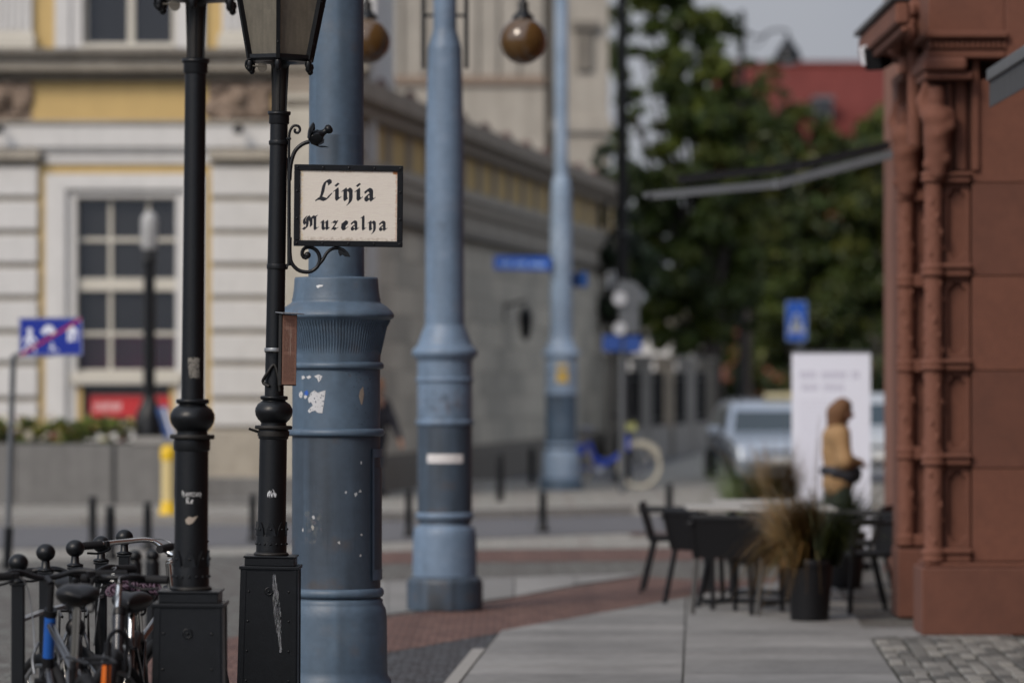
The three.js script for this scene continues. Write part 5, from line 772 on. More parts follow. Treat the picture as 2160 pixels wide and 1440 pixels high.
// ---------------------------------------------------------------- bicycles
function bicycle(label, pos, turn, o) {
  const T = thing('bicycle', label, 'bicycle', pos, turn, o.group), R = 0.335, fM = o.frame, tM = o.tyre || M.rubber, wb = 1.04;
  // local x forward, y up; rear hub at x=0
  const wheel = (x, steer) => {
    const W = new THREE.Group(); W.name = 'wheel'; T.add(W); W.position.set(x, R, 0); W.rotation.y = steer;
    obj('tyre', place(new THREE.TorusGeometry(R - 0.02, o.fat || 0.02, 10, 48), 0, 0, 0), tM, W); obj('rim', place(new THREE.TorusGeometry(R - 0.045, 0.01, 8, 48), 0, 0, 0), o.rim || M.steel, W);
    const sp = []; for (let i = 0; i < 24; i++) { const a = i * PI / 12 + 0.1 * (i % 2), b = a + (i % 4 < 2 ? 0.5 : -0.5); sp.push(bar([Math.cos(b) * 0.022, Math.sin(b) * 0.022, i % 2 ? 0.028 : -0.028], [Math.cos(a) * (R - 0.05), Math.sin(a) * (R - 0.05), 0], 0.0012, 4)); }
    obj('spokes', sp, M.chrome, W); obj('hub', cyl(0.02, 0.02, 0.08, 0, 0, 0, 12, PI / 2), M.steel, W); return W;
  };
  wheel(0, 0); wheel(wb, o.steer || 0);
  const bb = [0.43, 0.28], hd = [0.90, 0.62], ht = [0.842, 0.83], st = [0.27, 0.70];
  const fr = [bar([bb[0], bb[1], 0], [hd[0], hd[1], 0], o.ft || 0.018, 10), bar([bb[0], bb[1], 0], [st[0], st[1], 0], o.ft || 0.0165, 10)];
  fr.push(o.step ? tube([[st[0] + 0.06, 0.46, 0], [0.55, 0.40, 0], [0.75, 0.50, 0], [ht[0] + 0.03, ht[1] - 0.1, 0]], o.ft || 0.017, 20, 8) : bar([st[0] + 0.01, st[1] - 0.04, 0], [ht[0] + 0.005, ht[1] - 0.04, 0], 0.016, 10));
  for (const s of [-1, 1]) { fr.push(bar([0, R, s * 0.06], [bb[0], bb[1], s * 0.03], 0.009, 8)); fr.push(bar([0, R, s * 0.06], [st[0], st[1] - 0.04, s * 0.02], 0.008, 8)); }
  obj('frame', fr, fM, T); obj('head_tube', [bar([hd[0] - 0.008, hd[1] + 0.045, 0], [ht[0], ht[1], 0], 0.023, 14)], o.head || fM, T); obj('head_lug', bar([hd[0] + 0.01, hd[1] - 0.03, 0], [hd[0] - 0.008, hd[1] + 0.045, 0], 0.0235, 14), M.black, T); obj('headset', bar([ht[0] + 0.004, ht[1] - 0.005, 0], [ht[0] - 0.006, ht[1] + 0.02, 0], 0.026, 14), M.black, T); obj('headset', bar([hd[0] + 0.017, hd[1] - 0.05, 0], [hd[0] + 0.01, hd[1] - 0.03, 0], 0.026, 14), M.black, T);
  const c = Math.cos(o.steer || 0);
  obj('fork', [...[-1, 1].map((s) => tube([[hd[0] + 0.01, hd[1] - 0.05, s * 0.03], [hd[0] + 0.03, 0.54, s * 0.055], [wb * 0.985, 0.42, s * 0.058 * c], [wb, R, s * 0.058]], 0.011, 16, 8)), bar([hd[0] + 0.012, hd[1] - 0.05, -0.05], [hd[0] + 0.012, hd[1] - 0.05, 0.05], 0.016, 8)], o.fork || M.black, T);
  // stem and bars
  const sx = ht[0] - 0.025, sy = o.barH || 0.95, H = new THREE.Group(); H.name = 'handlebar'; T.add(H); H.position.set(sx, sy, 0); H.rotation.y = o.steer || 0;
  obj('stem', [bar([0.018, -(sy - ht[1]), 0], [0, -0.02, 0], 0.0125, 10), bar([0, -0.02, 0], [0.06, 0.0, 0], 0.014, 10)], o.stem || M.black, H);
  const w = o.barW || 0.3, sw = o.sweep || 0.03, rise = o.rise || 0.0;
  for (const s of [-1, 1]) {
    obj('bar', tube([[0.06, 0, 0], [0.06, rise * 0.3, s * w * 0.25], [0.055 - sw * 0.1, rise, s * w * 0.55], [0.05 - sw * 0.5, rise, s * w * 0.82], [0.05 - sw, rise - 0.01, s * w]], 0.0115, 24, 8), o.bar || M.black, H);
    const e = V(0.05 - sw, rise - 0.01, s * w), dd = sw > 0.1 ? V(-1, -0.06, s * 0.3) : V(-0.15, -0.02, s); dd.normalize();
    obj('grip', bar(e.clone().addScaledVector(dd, -0.03), e.clone().addScaledVector(dd, 0.09), 0.0165, 12), M.rubber, H);
    const l0 = e.clone().addScaledVector(dd, -0.05);
    obj('brake_lever', [tube([l0, l0.clone().add(V(0.03, -0.02, 0)), l0.clone().addScaledVector(dd, 0.06).add(V(0.045, -0.035, 0)), l0.clone().addScaledVector(dd, 0.12).add(V(0.04, -0.03, 0))], 0.005, 12, 6), rbox(0.025, 0.025, 0.03, l0.x, l0.y, l0.z)], o.lever || M.black, H);
    obj('cable', tube([l0, [0.12, rise + 0.0, s * w * 0.6], [0.13, rise - 0.04, s * 0.06], [0.13, -0.14, s * 0.03], [0.1, -0.28, s * 0.03]], 0.0027, 30, 5), s > 0 ? M.black : M.steel, H);
  }
  // saddle
  const S = new THREE.Group(); S.name = 'seat'; T.add(S); const sh = o.seatH || 0.9, spx = st[0] - 0.05 * (sh - 0.7) / 0.2;
  S.position.set(spx, sh, 0);
  obj('seat_post', bar([st[0] - spx, st[1] - sh, 0], [0, -0.035, 0], 0.0135, 12), M.chrome, S);
  const g = new THREE.SphereGeometry(1, 28, 20), p = g.attributes.position;
  for (let i = 0; i < p.count; i++) { let x = p.getX(i), y = p.getY(i), z = p.getZ(i); const t = (x + 1) / 2, hw = 0.096 * (1 - t) ** 0.9 + 0.02 + (t < 0.35 ? 0.0 : 0), groove = -0.014 * Math.exp(-z * z * 12) * (1 - t); p.setXYZ(i, x * 0.13 + 0.02, y * (y > 0 ? 0.042 : 0.05) + 0.012 * (1 - t) + groove * (y > 0 ? 1 : 0), z * hw * (1.0)); } g.computeVertexNormals();
  obj('saddle', g, o.saddle || M.black, S);
  obj('rails', [-1, 1].map((s) => tube([[-0.07, -0.02, s * 0.03], [-0.02, -0.045, s * 0.022], [0.05, -0.045, s * 0.02], [0.11, -0.012, s * 0.01]], 0.0035, 12, 6)).concat([-1, 1].map((s) => tube([[-0.085, -0.02, s * 0.05], [-0.085, -0.05, s * 0.045], [-0.08, -0.055, s * 0.03]], 0.006, 8, 6))), M.black, S);
  if (o.cover) { const R2 = rng(o.cover), k = []; for (let i = 0; i < 150; i++) { const a = R2() * 6.28, x = -0.11 + 0.24 * R2(), t = (x + 0.11) / 0.24, hw = (0.095 * (1 - t) + 0.022) * Math.sqrt(R2()); k.push(place(new THREE.TorusGeometry(0.012 + 0.008 * R2(), 0.0055, 6, 10), x, 0.045 - hw * 0.5 * R2() + 0.006 * R2(), Math.cos(a) * hw * 1.05, R2() * 3, R2() * 3, 0)); } obj('patterned_cover', k, o.coverM, S); }
  // chain set, rack, mudguards, light, brakes
  obj('chainring', [place(new THREE.TorusGeometry(0.085, 0.006, 6, 32), bb[0], bb[1], 0.05), cyl(0.022, 0.022, 0.12, bb[0], bb[1], 0, 12, PI / 2)], M.steel, T);
  for (const s of [-1, 1]) { const C = obj('crank', bar([bb[0], bb[1], s * 0.065], [bb[0] + s * 0.12, bb[1] - s * 0.12, s * 0.075], 0.009, 8), M.steel, T); obj('pedal', rbox(0.09, 0.02, 0.08, bb[0] + s * 0.12, bb[1] - s * 0.12, s * 0.125, 0.006), M.black, C); }
  const guard = (x, a0, a1) => { const q = []; const n = 20; for (let i = 0; i <= n; i++) { const a = a0 + (a1 - a0) * i / n; q.push(V(x + Math.cos(a) * (R + 0.018), R + Math.sin(a) * (R + 0.018), 0)); } const g2 = tube(q, 0.026, 24, 8); g2.computeVertexNormals(); return g2; };
  if (o.guards) { obj('mudguard', guard(0, 0.35, 2.9), o.guards, T); obj('mudguard', guard(wb, 0.55, 2.5), o.guards, T); }
  if (o.rack) obj('rack', [...[-1, 1].map((s) => tube([[0.12, 0.72, s * 0.05], [-0.1, 0.73, s * 0.06], [-0.36, 0.73, s * 0.05]], 0.006, 16, 6)), ...[-1, 1].map((s) => bar([0, R, s * 0.07], [-0.12, 0.73, s * 0.06], 0.005, 6)), bar([-0.36, 0.73, -0.05], [-0.36, 0.73, 0.05], 0.006, 6), bar([-0.15, 0.73, -0.06], [-0.15, 0.73, 0.06], 0.006, 6)], o.rack, T);
  if (o.light) { obj('front_light', [cyl(0.04, 0.03, 0.06, 0.95, 0.73, 0, 16, 0, 0, PI / 2), sph(0.036, 0.975, 0.73, 0, 0.5, 1, 1, 12)], o.light, T); }
  for (const s of [-1, 1]) obj('brake', tube([[hd[0] + 0.045, 0.60, s * 0.045], [hd[0] + 0.06, 0.66, s * 0.05], [hd[0] + 0.05, 0.72, s * 0.03]], 0.007, 8, 6), M.steel, T);
  return T;
}
const blueF = mat([0.008, 0.085, 0.36], 0.22, { physical: { clearcoat: 1, clearcoatRoughness: 0.1 }, amp: 0.15, size: 0.1 }), blackF = mat([0.012, 0.012, 0.014], 0.25, { physical: { clearcoat: 0.8, clearcoatRoughness: 0.15 } });
{
  // pushed close together along the railing: first and third point away from us, the middle one towards us
  const A = bicycle('black bicycle with a blue head tube and plain black saddle, nearest the railing', [-1.525, 0, -13.74], PI / 2 + 0.27, { frame: blackF, head: blueF, barW: 0.2, sweep: 0.07, rise: 0.025, seatH: 0.935, barH: 0.965, steer: 0.2, group: 'bicycles leaning at the railing', rack: M.black });
  A.rotation.x = 0;
  bicycle('black bicycle with a shiny chrome stem pointing towards us between its neighbours', [-1.51, 0, -15.42], -PI / 2 + 0.02, { frame: blackF, stem: M.chrome, barW: 0.09, sweep: 0.09, rise: 0.0, seatH: 0.84, barH: 0.97, steer: -0.35, group: 'bicycles leaning at the railing', guards: M.black });
  bicycle('dark bicycle squeezed at the far left of the railing, front wheel towards us', [-1.86, 0, -16.3], -PI / 2 + 0.12, { frame: blackF, barW: 0.2, sweep: 0.06, rise: 0.03, seatH: 0.86, barH: 0.93, steer: 0.5, group: 'bicycles leaning at the railing', guards: M.black, rack: M.black, light: M.black });
  const coverM = mat([0.105, 0.055, 0.09], 0.6, { amp: 0.9, size: 0.05 });
  bicycle('bicycle with chrome swept handlebar and a purple patterned seat cover by the post', [-1.54, 0, -15.28], PI / 2 - 0.12, { frame: blackF, bar: M.chrome, stem: M.chrome, barW: 0.2, sweep: 0.28, rise: 0.07, seatH: 0.85, barH: 0.97, steer: -0.5, cover: 7, coverM, group: 'bicycles leaning at the railing', guards: M.black });
  const L = thing('bicycle_lock', 'black bicycle lock with a bright orange barrel standing upright among the bikes', 'lock', at(225, 1404, 14.05)); L.rotation.z = -0.06;
  obj('barrel', [cyl(0.0175, 0.0175, 0.10, 0, -0.05, 0, 20), cyl(0.0165, 0.0175, 0.006, 0, 0.003, 0, 20)], mat([0.62, 0.13, 0.006], 0.4, { amp: 0.25, size: 0.06 }), L); obj('shackle', [cyl(0.0155, 0.0135, 0.085, 0, 0.045, 0, 18), tube([[0, 0.085, 0], [0.005, 0.11, 0], [0.03, 0.13, -0.02], [0.06, 0.1, -0.05], [0.06, -0.02, -0.06]], 0.008, 20, 8)], M.black, L);
  // blue and white hire bike by the far pillar
  const cream = mat([0.58, 0.54, 0.43], 0.6, { amp: 0.2, size: 0.3 }), brightBlue = mat([0.012, 0.075, 0.62], 0.3, { amp: 0.15, size: 0.2 }), dN = 57.6;
  const B = bicycle('blue step-through hire bicycle with cream wheels parked by the sign pole', [PX(1203, dN), 0.09, -dN], 0.08, { frame: brightBlue, head: brightBlue, tyre: cream, rim: cream, fat: 0.028, step: true, ft: 0.036, barW: 0.28, sweep: 0.15, rise: 0.1, barH: 1.0, seatH: 0.88, guards: cream, saddle: mat([0.25, 0.27, 0.3], 0.6), rack: brightBlue });
  obj('basket', [b2(0.80, 0.98, 0.86, 0.88, -0.1, 0.1), ...[-1, 1].map((s) => b2(0.8, 0.98, 0.88, 0.98, s * 0.1 - 0.006, s * 0.1 + 0.006)), b2(0.97, 0.98, 0.88, 0.98, -0.1, 0.1)], mat([0.45, 0.46, 0.18], 0.6), B);
  obj('rear_panel', [b2(-0.1, 0.22, 0.5, 0.66, 0.06, 0.075, 0.005), b2(-0.1, 0.22, 0.5, 0.66, -0.075, -0.06, 0.005)], brightBlue, B);
  obj('reflector', cyl(0.06, 0.06, 0.02, 0.43, 0.28, 0.12, 20, PI / 2), mat([0.7, 0.74, 0.8], 0.2, { metal: 0.5 }), B);
}
// ---------------------------------------------------------------- signs
function pictoPanel(w, h, draw) { const t = canvas(w, h, draw); t.anisotropy = 4; return new THREE.MeshStandardMaterial({ map: t, roughness: 0.65 }); }
function roundRect(c, x, y, w, h, r) { c.beginPath(); c.moveTo(x + r, y); c.arcTo(x + w, y, x + w, y + h, r); c.arcTo(x + w, y + h, x, y + h, r); c.arcTo(x, y + h, x, y, r); c.arcTo(x, y, x + w, y, r); c.closePath(); }
function walker(c, x, y, s) { c.beginPath(); c.arc(x, y - 0.86 * s, 0.12 * s, 0, 7); c.fill(); c.lineCap = 'round'; c.lineWidth = 0.17 * s; const l = (p) => { c.beginPath(); p.forEach((q, i) => (i ? c.lineTo(x + q[0] * s, y - q[1] * s) : c.moveTo(x + q[0] * s, y - q[1] * s))); c.stroke(); }; l([[0, 0.68], [0, 0.38]]); c.lineWidth = 0.1 * s; l([[0, 0.38], [0.16, 0.2], [0.22, 0]]); l([[0, 0.38], [-0.1, 0.2], [-0.26, 0.02]]); l([[0, 0.66], [0.2, 0.5], [0.26, 0.4]]); l([[0, 0.66], [-0.18, 0.52], [-0.22, 0.38]]); }
{
  const d = 34.8, T = thing('zone_sign', 'blue end-of-home-zone sign with a red diagonal bar on a grey pole', 'traffic sign', [PX(22, d), 0, -d]);
  const x = (p) => PX(p, d) - PX(22, d), y = (p) => PY(p, d);
  obj('pole', [bar([x(14), 0, 0], [x(27), y(752), 0], 0.028, 14), tube([[x(27), y(756), 0], [x(28), y(750), 0], [x(40), y(748), 0], [x(110), y(748), 0]], 0.022, 20, 10)], M.zinc, T);
  obj('sleeve', bar([x(14), 0, 0], [x(18), y(1112), 0], 0.042, 14), M.iron, T);
  const P = obj('sign_plate', rbox(0.575, 0.352, 0.014, x(107), y(710), 0.03, 0.005, 0, 0.15, 0.012), M.zinc, T);
  obj('sign_face', place(new THREE.PlaneGeometry(0.565, 0.342), x(107), y(710), 0.038, 0, 0.15, 0.012), pictoPanel(768, 464, (c, w, h) => {
    c.fillStyle = '#0a2a92'; c.fillRect(0, 0, w, h); c.strokeStyle = '#c8ccd6'; c.lineWidth = 7; roundRect(c, 8, 8, w - 16, h - 16, 22); c.stroke();
    c.fillStyle = c.strokeStyle = '#dfe3ee'; walker(c, 128, 400, 285); walker(c, 400, 420, 120); c.beginPath(); c.arc(462, 404, 15, 0, 7); c.fill();
    c.fillRect(270, 140, 170, 44); c.beginPath(); c.moveTo(294, 140); c.lineTo(318, 92); c.lineTo(398, 92); c.lineTo(422, 140); c.fill(); c.beginPath(); c.arc(306, 188, 20, 0, 7); c.arc(404, 188, 20, 0, 7); c.fill();
    c.fillRect(590, 170, 120, 120); c.beginPath(); c.moveTo(575, 175); c.lineTo(650, 95); c.lineTo(725, 175); c.fill(); c.fillStyle = '#0a2a92'; c.fillRect(610, 200, 28, 28); c.fillRect(664, 200, 28, 90);
    c.strokeStyle = '#a3182c'; c.lineWidth = 34; c.lineCap = 'butt'; c.beginPath(); c.moveTo(10, 456); c.lineTo(758, 14); c.stroke();
  }), P, true);
}
{ // crossing sign
  const d = 65, T = thing('crossing_sign', 'tall blue pedestrian crossing sign on a pole above the white banner', 'traffic sign', [PX(1688, d), 0, -d]);
  obj('pole', bar([0, 0, -0.04], [0, PY(640, d), -0.04], 0.05, 12), M.zinc, T);
  const P = obj('sign_plate', rbox(0.38, 0.68, 0.02, -0.06, PY(677, d), 0.02, 0.02, 0, 0.3, 0), M.zinc, T);
  obj('sign_face', place(new THREE.PlaneGeometry(0.37, 0.67), -0.06, PY(677, d), 0.032, 0, 0.3, 0), pictoPanel(300, 560, (c, w, h) => { c.fillStyle = '#0d59bd'; c.fillRect(0, 0, w, h); c.fillStyle = '#d4d9dd'; c.beginPath(); c.moveTo(150, 130); c.lineTo(265, 440); c.lineTo(35, 440); c.fill(); c.fillStyle = c.strokeStyle = '#2a2c30'; walker(c, 150, 410, 200); c.fillStyle = '#c6a04a'; c.fillRect(60, 412, 180, 16); c.strokeStyle = '#d9e2ee'; c.lineWidth = 8; roundRect(c, 7, 7, w - 14, h - 14, 26); c.stroke(); }), P, true);
}
{ // cluster of sign backs on a grey pole
  const d = 55, T = thing('sign_pole', 'grey pole with round sign backs and two small blue plates near the hire bicycle', 'traffic sign', [PX(1313, d), 0.0, -d]), s = d / F;
  obj('pole', cyl(0.05, 0.05, PY(590, d), 0, PY(590, d) / 2, 0, 14), M.zinc, T);
  obj('round_sign', [place(new THREE.CylinderGeometry(30 * s, 30 * s, 0.02, 32), 12 * s, PY(622, d), 0.07, PI / 2)], M.zinc, T);
  const w = mat([0.36, 0.37, 0.39], 0.5);
  obj('round_sign', [place(new THREE.CylinderGeometry(15 * s, 15 * s, 0.02, 24), -6 * s, PY(630, d), 0.11, PI / 2)], w, T); obj('round_sign', [place(new THREE.CylinderGeometry(14 * s, 14 * s, 0.02, 24), -6 * s, PY(693, d), 0.09, PI / 2)], w, T);
  obj('sign_plate', [rbox(34 * s, 62 * s, 0.02, 18 * s, PY(672, d), 0.06, 0.01)], M.zinc, T);
  const bl = mat([0.012, 0.05, 0.22], 0.5);
  obj('blue_plate', rbox(40 * s, 34 * s, 0.02, -22 * s, PY(724, d), 0.07, 0.01), bl, T); obj('blue_plate', rbox(36 * s, 34 * s, 0.02, 22 * s, PY(726, d), 0.07, 0.01), bl, T);
}
{ // tall dark pole and modern street lamp
  const d = 60, T = thing('tall_pole', 'tall thin black pole in front of the big tree, right of the pale pillar', 'pole', [PX(1313, d), 0, -d]);
  obj('shaft', cyl(0.095, 0.075, 9.5, 0, 4.75, 0, 14), M.iron, T); obj('base', lathe([[0.14, 0], [0.14, 0.8], [0.1, 0.95]], 16), M.iron, T); obj('ring', lathe([[0.08, 3.9], [0.11, 3.93], [0.11, 4.0], [0.08, 4.03]], 16), M.iron, T);
  const D = 97, G = thing('street_lamp', 'dark street lamp whose bell shaped shade hangs before the red roof', 'street lamp', [PX(1566, D), 0, -D]), x = (p) => PX(p, D) - PX(1566, D), y = (p) => PY(p, D);
  obj('pole', cyl(0.11, 0.07, y(22), 0, y(22) / 2, 0, 14), M.iron, G); obj('arm', [tube([[0, y(60), 0], [x(1600), y(78), 0], [x(1630), y(64), 0], [x(1662), y(66), 0], [x(1663), y(76), 0]], 0.03, 30, 8), tube([[0, y(95), 0], [x(1595), y(98), 0], [x(1620), y(72), 0]], 0.02, 20, 6)], M.iron, G);
  obj('shade', lathe([[0.33, y(128)], [0.35, y(122)], [0.27, y(104)], [0.15, y(92)], [0.08, y(80)], [0.0, y(74)]], 24, x(1663), 0, 0), M.iron, G); obj('diffuser', sph(0.28, x(1663), y(122), 0, 1, 0.7, 1, 16), mat([0.65, 0.65, 0.65], 0.4), G);
}
// ---------------------------------------------------------------- planter wall, lantern, flag by the townhouse
{
  const d = 50, s = d / F, T = thing('concrete_planter', 'long grey concrete planter wall with flowering green plants on top', 'planter', [0, 0, -d]), X = (p) => (p - 1080) * s, Y = (p) => PY(p, d);
  for (const [a, b] of [[-420, -190], [-188, 30], [32, 236], [244, 372]]) obj('wall_panel', b2(X(a), X(b), 0.09, Y(937), -1.1, 0.0, 0.01), M.concrete, T);
  obj('joint', b2(X(236), X(244), 0.09, Y(940), -1.0, -0.05), M.dark, T); obj('coping', [b2(X(280), X(372), Y(937), Y(922), -1.1, 0.02, 0.01)], M.kerb, T);
  obj('soil', b2(X(-420), X(268), Y(940), Y(932), -1.0, -0.1), M.mortar, T);
  const R = rng(25), bl = []; for (let i = 0; i < 40; i++) { const p = -400 + 665 * (i + R()) / 40; bl.push([X(p), Y(918) + 0.06 * R(), -0.15 - 0.5 * R(), 0.14 + 0.05 * R(), 0.14 + 0.09 * R(), 1.5]); }
  const m = new THREE.Mesh(leaves(bl, 9000, 0.045, 27, [[0.10, 0.13, 0.02], [0.06, 0.085, 0.014], [0.2, 0.19, 0.04], [0.03, 0.04, 0.012]]), leafM); m.name = 'plants'; m.userData.kind = 'stuff'; m.castShadow = true; T.add(m);
  const bl2 = bl.map((b) => [b[0], b[1] + 0.06, b[2], b[3], b[4], 1]); const f = new THREE.Mesh(leaves(bl2, 500, 0.04, 29, [[0.5, 0.45, 0.38], [0.55, 0.5, 0.2], [0.4, 0.3, 0.25], [0.3, 0.05, 0.05]]), leafM); f.name = 'flowers'; f.userData.kind = 'stuff'; T.add(f);
  obj('step_wall', [b2(X(374), X(640), 0.09, Y(1010), -1.0, -0.4, 0.01), b2(X(374), X(640), 0.09, Y(1052), -0.4, 0.1, 0.01)], M.concrete, T);
}
{ const d = 50.6, s = d / F, T = thing('candelabra_lamp', 'old black candelabra lamp with a frosted cylinder head before the window', 'street lamp', [PX(314, d), PY(922, d), -d]), h = (p) => (922 - p) * s;
  obj('base', lathe([[0.2, 0], [0.2, h(900)], [0.17, h(885)], [0.17, h(868)], [0.12, h(855)], [0.085, h(838)]], 8), M.iron, T);
  obj('column', lathe([[0.08, h(850)], [0.082, h(700)], [0.078, h(560)], [0.095, h(552)], [0.1, h(545)], [0.07, h(538)], [0.09, h(528)], [0.06, h(520)]], 20), M.iron, T);
  obj('lamp_head', lathe([[0.085, h(526)], [0.105, h(520)], [0.11, h(470)], [0.1, h(458)], [0.06, h(448)], [0, h(445)]], 20), mat([0.55, 0.55, 0.54], 0.3, { amp: 0.2, size: 0.2, physical: { transmission: 0.35, thickness: 0 } }), T);
  obj('lamp_cage', [0, 1, 2, 3].map((i) => bar([Math.sin(i * PI / 2) * 0.112, h(524), Math.cos(i * PI / 2) * 0.112], [Math.sin(i * PI / 2) * 0.1, h(455), Math.cos(i * PI / 2) * 0.1], 0.006, 6)), M.iron, T);
}
{ const d = 48.4, T = thing('tilted_flag', 'small blue and white pennant hanging at a slant above the yellow bollard', 'flag', at(350, 890, d)); T.scale.setScalar(0.8);
  const g = new THREE.PlaneGeometry(0.18, 0.5, 6, 12), p = g.attributes.position; for (let i = 0; i < p.count; i++) p.setZ(i, 0.02 * Math.sin(p.getX(i) * 40 + p.getY(i) * 6)); g.computeVertexNormals();
  const g2 = g.clone(); g2.translate(0, 0, 0.004);
  obj('cloth', [place(g, 0, 0, 0, 0, 0, 0.3)], mat([0.03, 0.075, 0.22], 0.8), T); obj('stripe', place(new THREE.PlaneGeometry(0.05, 0.46), 0.03, 0, 0.03, 0, 0, 0.3), mat([0.55, 0.56, 0.6], 0.8), T); obj('staff', [bar([0.1, -0.9, 0], [-0.12, 0.32, -0.02], 0.012, 8)], M.zinc, T); void g2;
}
// ---------------------------------------------------------------- white banner, person, second person
{
  const d = 37.6, T = thing('banner_stand', 'tall white roll-up banner with faint lettering and a pink picture near the tables', 'banner', [PX(1754, d), 0, -d]);
  T.rotation.y = 0.06;
  const w = 0.775, h = 1.93;
  const bm = pictoPanel(620, 1544, (c, W, H) => { const R = rng(71); c.fillStyle = '#e0e2ee'; c.fillRect(0, 0, W, H); c.fillStyle = 'rgba(120,112,140,0.5)'; const line = (y, n, h2, x0) => { for (let i = 0; i < n; i++) { if (i % 7 === 4) continue; const x = x0 + i * 34; c.fillRect(x, y + R() * 6, 7, h2); c.fillRect(x + 14, y, 7, h2); c.fillRect(x, y + h2 * R() * 0.8, 20, 7); } }; line(150, 14, 62, 66); line(252, 10, 54, 80);
    c.fillStyle = 'rgba(150,145,170,0.35)'; for (let y = 380; y < 1180; y += 34) { let x = 60; while (x < 400) { const l = 14 + R() * 46; c.fillRect(x, y, l, 8); x += l + 10; } }
    for (let i = 0; i < 500; i++) { c.fillStyle = i % 3 ? 'rgba(150,95,115,0.25)' : 'rgba(225,195,205,0.3)'; c.fillRect(20 + R() * 330, 1200 + R() * 300, 8 + R() * 40, 8 + R() * 40); } });
  obj('fabric', [place(new THREE.PlaneGeometry(w, h), 0, 0.06 + h / 2, 0.002)], bm, T, true); obj('backing', rbox(w, h, 0.006, 0, 0.06 + h / 2, -0.004, 0.001), mat([0.6, 0.58, 0.62], 0.7), T);
  obj('top_rail', rbox(w + 0.01, 0.025, 0.02, 0, 0.06 + h, 0, 0.004), M.zinc, T); obj('cassette', rbox(w + 0.03, 0.07, 0.14, 0, 0.045, 0, 0.012), M.zinc, T); obj('feet', [rbox(0.04, 0.015, 0.4, -0.3, 0.008, 0, 0.004), rbox(0.04, 0.015, 0.4, 0.3, 0.008, 0, 0.004)], M.zinc, T); obj('back_pole', bar([0, 0.05, -0.05], [0, 0.06 + h, -0.02], 0.01, 8), M.zinc, T);
}
function person(label, pos, turn, o) {
  const T = thing('person', label, 'person', pos, turn), k = o.h / 1.7, S = (b) => b.map(([a, c, ra, rb]) => [a.map((q) => q * k), c.map((q) => q * k), ra * k, rb * k]);
  const skin = mat([0.36, 0.19, 0.12], 0.6, { amp: 0.15, size: 0.1 }), st = o.stride ?? 0.18;
  // one continuous body, facing +x
  const body = [[[0.02, 1.42, 0], [0.05, 1.5, 0], 0.05, 0.05], [[0.055, 1.57, 0], [0.06, 1.62, 0], 0.085, 0.08], [[0.14, 1.565, 0], [0.155, 1.555, 0], 0.014, 0.016], [[0, 0.98, 0], [0, 1.36, 0], 0.12, 0.13], [[0, 1.36, -0.13], [0, 1.36, 0.13], 0.06, 0.06]];
  for (const s of [-1, 1]) { const f = s * st; body.push([[0, 0.92, s * 0.08], [f * 0.5, 0.5, s * 0.085], 0.085, 0.06], [[f * 0.5, 0.5, s * 0.085], [f - 0.03, 0.09, s * 0.085], 0.055, 0.038], [[f - 0.04, 0.05, s * 0.085], [f + 0.13, 0.035, s * 0.085], 0.035, 0.03]);
    const el = o.bent ? [0.02, 1.1, s * 0.23] : [-0.03 - f * 0.5, 1.12, s * 0.2], ha = o.bent ? [0.16, 1.08, s * 0.12] : [-0.02 - f * 1.2, 0.86, s * 0.21];
    body.push([[0, 1.36, s * 0.17], el, 0.05, 0.04], [el, ha, 0.038, 0.028]);
    const dir = V(...ha).sub(V(...el)).normalize(); const hx = (a) => [ha[0] + dir.x * a, ha[1] + dir.y * a, ha[2] + dir.z * a]; body.push([hx(0.02), hx(0.07), 0.03, 0.03]); for (let i = 0; i < 4; i++) { const b = hx(0.08), e = hx(0.15 + 0.01 * (i % 2)); b[2] += (i - 1.5) * 0.017; e[2] += (i - 1.5) * 0.019; e[1] -= 0.02; body.push([b, e, 0.0095, 0.008]); } const t0 = hx(0.03), t1 = hx(0.09); t0[1] += 0.02; t1[1] += 0.045; body.push([t0, t1, 0.011, 0.009]); }
  obj('body', blobMesh(S(body), 0.012 * k, 88, 90000), skin, T);
  const eye = [], fx = 0.138; for (const s of [-1, 1]) eye.push(sph(0.011 * k, fx * k, 1.6 * k, s * 0.032 * k, 1, 1, 1, 8)); obj('eye', eye, M.black, T);
  const j = [[[0, 0.88, 0], [0, 1.08, 0], 0.14, 0.122], [[0, 1.08, 0], [-0.015, 1.33, 0], 0.122, 0.13], [[-0.03, 1.34, -0.12], [-0.03, 1.34, 0.12], 0.09, 0.09], [[-0.02, 1.2, 0], [0.0, 1.42, 0], 0.13, 0.07]]; for (const s of [-1, 1]) { const f = s * st, el = o.bent ? [0.02, 1.1, s * 0.23] : [-0.03 - f * 0.5, 1.12, s * 0.2], ha = o.bent ? [0.16, 1.08, s * 0.12] : [-0.02 - f * 1.2, 0.88, s * 0.21]; j.push([[0, 1.35, s * 0.16], el, 0.078, 0.066], [el, ha, 0.064, 0.05]); if (o.long) j.push([[0, 0.9, s * 0.07], [0, 0.86, s * 0.05], 0.12, 0.125]); }
  obj('jacket', blobMesh(S(j), 0.03 * k, 60), o.jacket, T);
  const tr = []; for (const s of [-1, 1]) { const f = s * st; tr.push([[0, 0.92, s * 0.07], [f * 0.5, 0.5, s * 0.085], 0.115, 0.083], [[f * 0.5, 0.5, s * 0.085], [f - 0.035, 0.1, s * 0.085], 0.08, 0.062]); } obj('trousers', blobMesh(S(tr), 0.02 * k, 56), o.trousers, T);
  for (const s of [-1, 1]) { const f = s * st; obj('shoe', blobMesh(S([[[f - 0.05, 0.05, s * 0.085], [f + 0.14, 0.04, s * 0.085], 0.05, 0.042], [[f - 0.05, 0.03, s * 0.085], [f + 0.15, 0.028, s * 0.085], 0.034, 0.032]]), 0.012 * k, 28), M.black, T); }
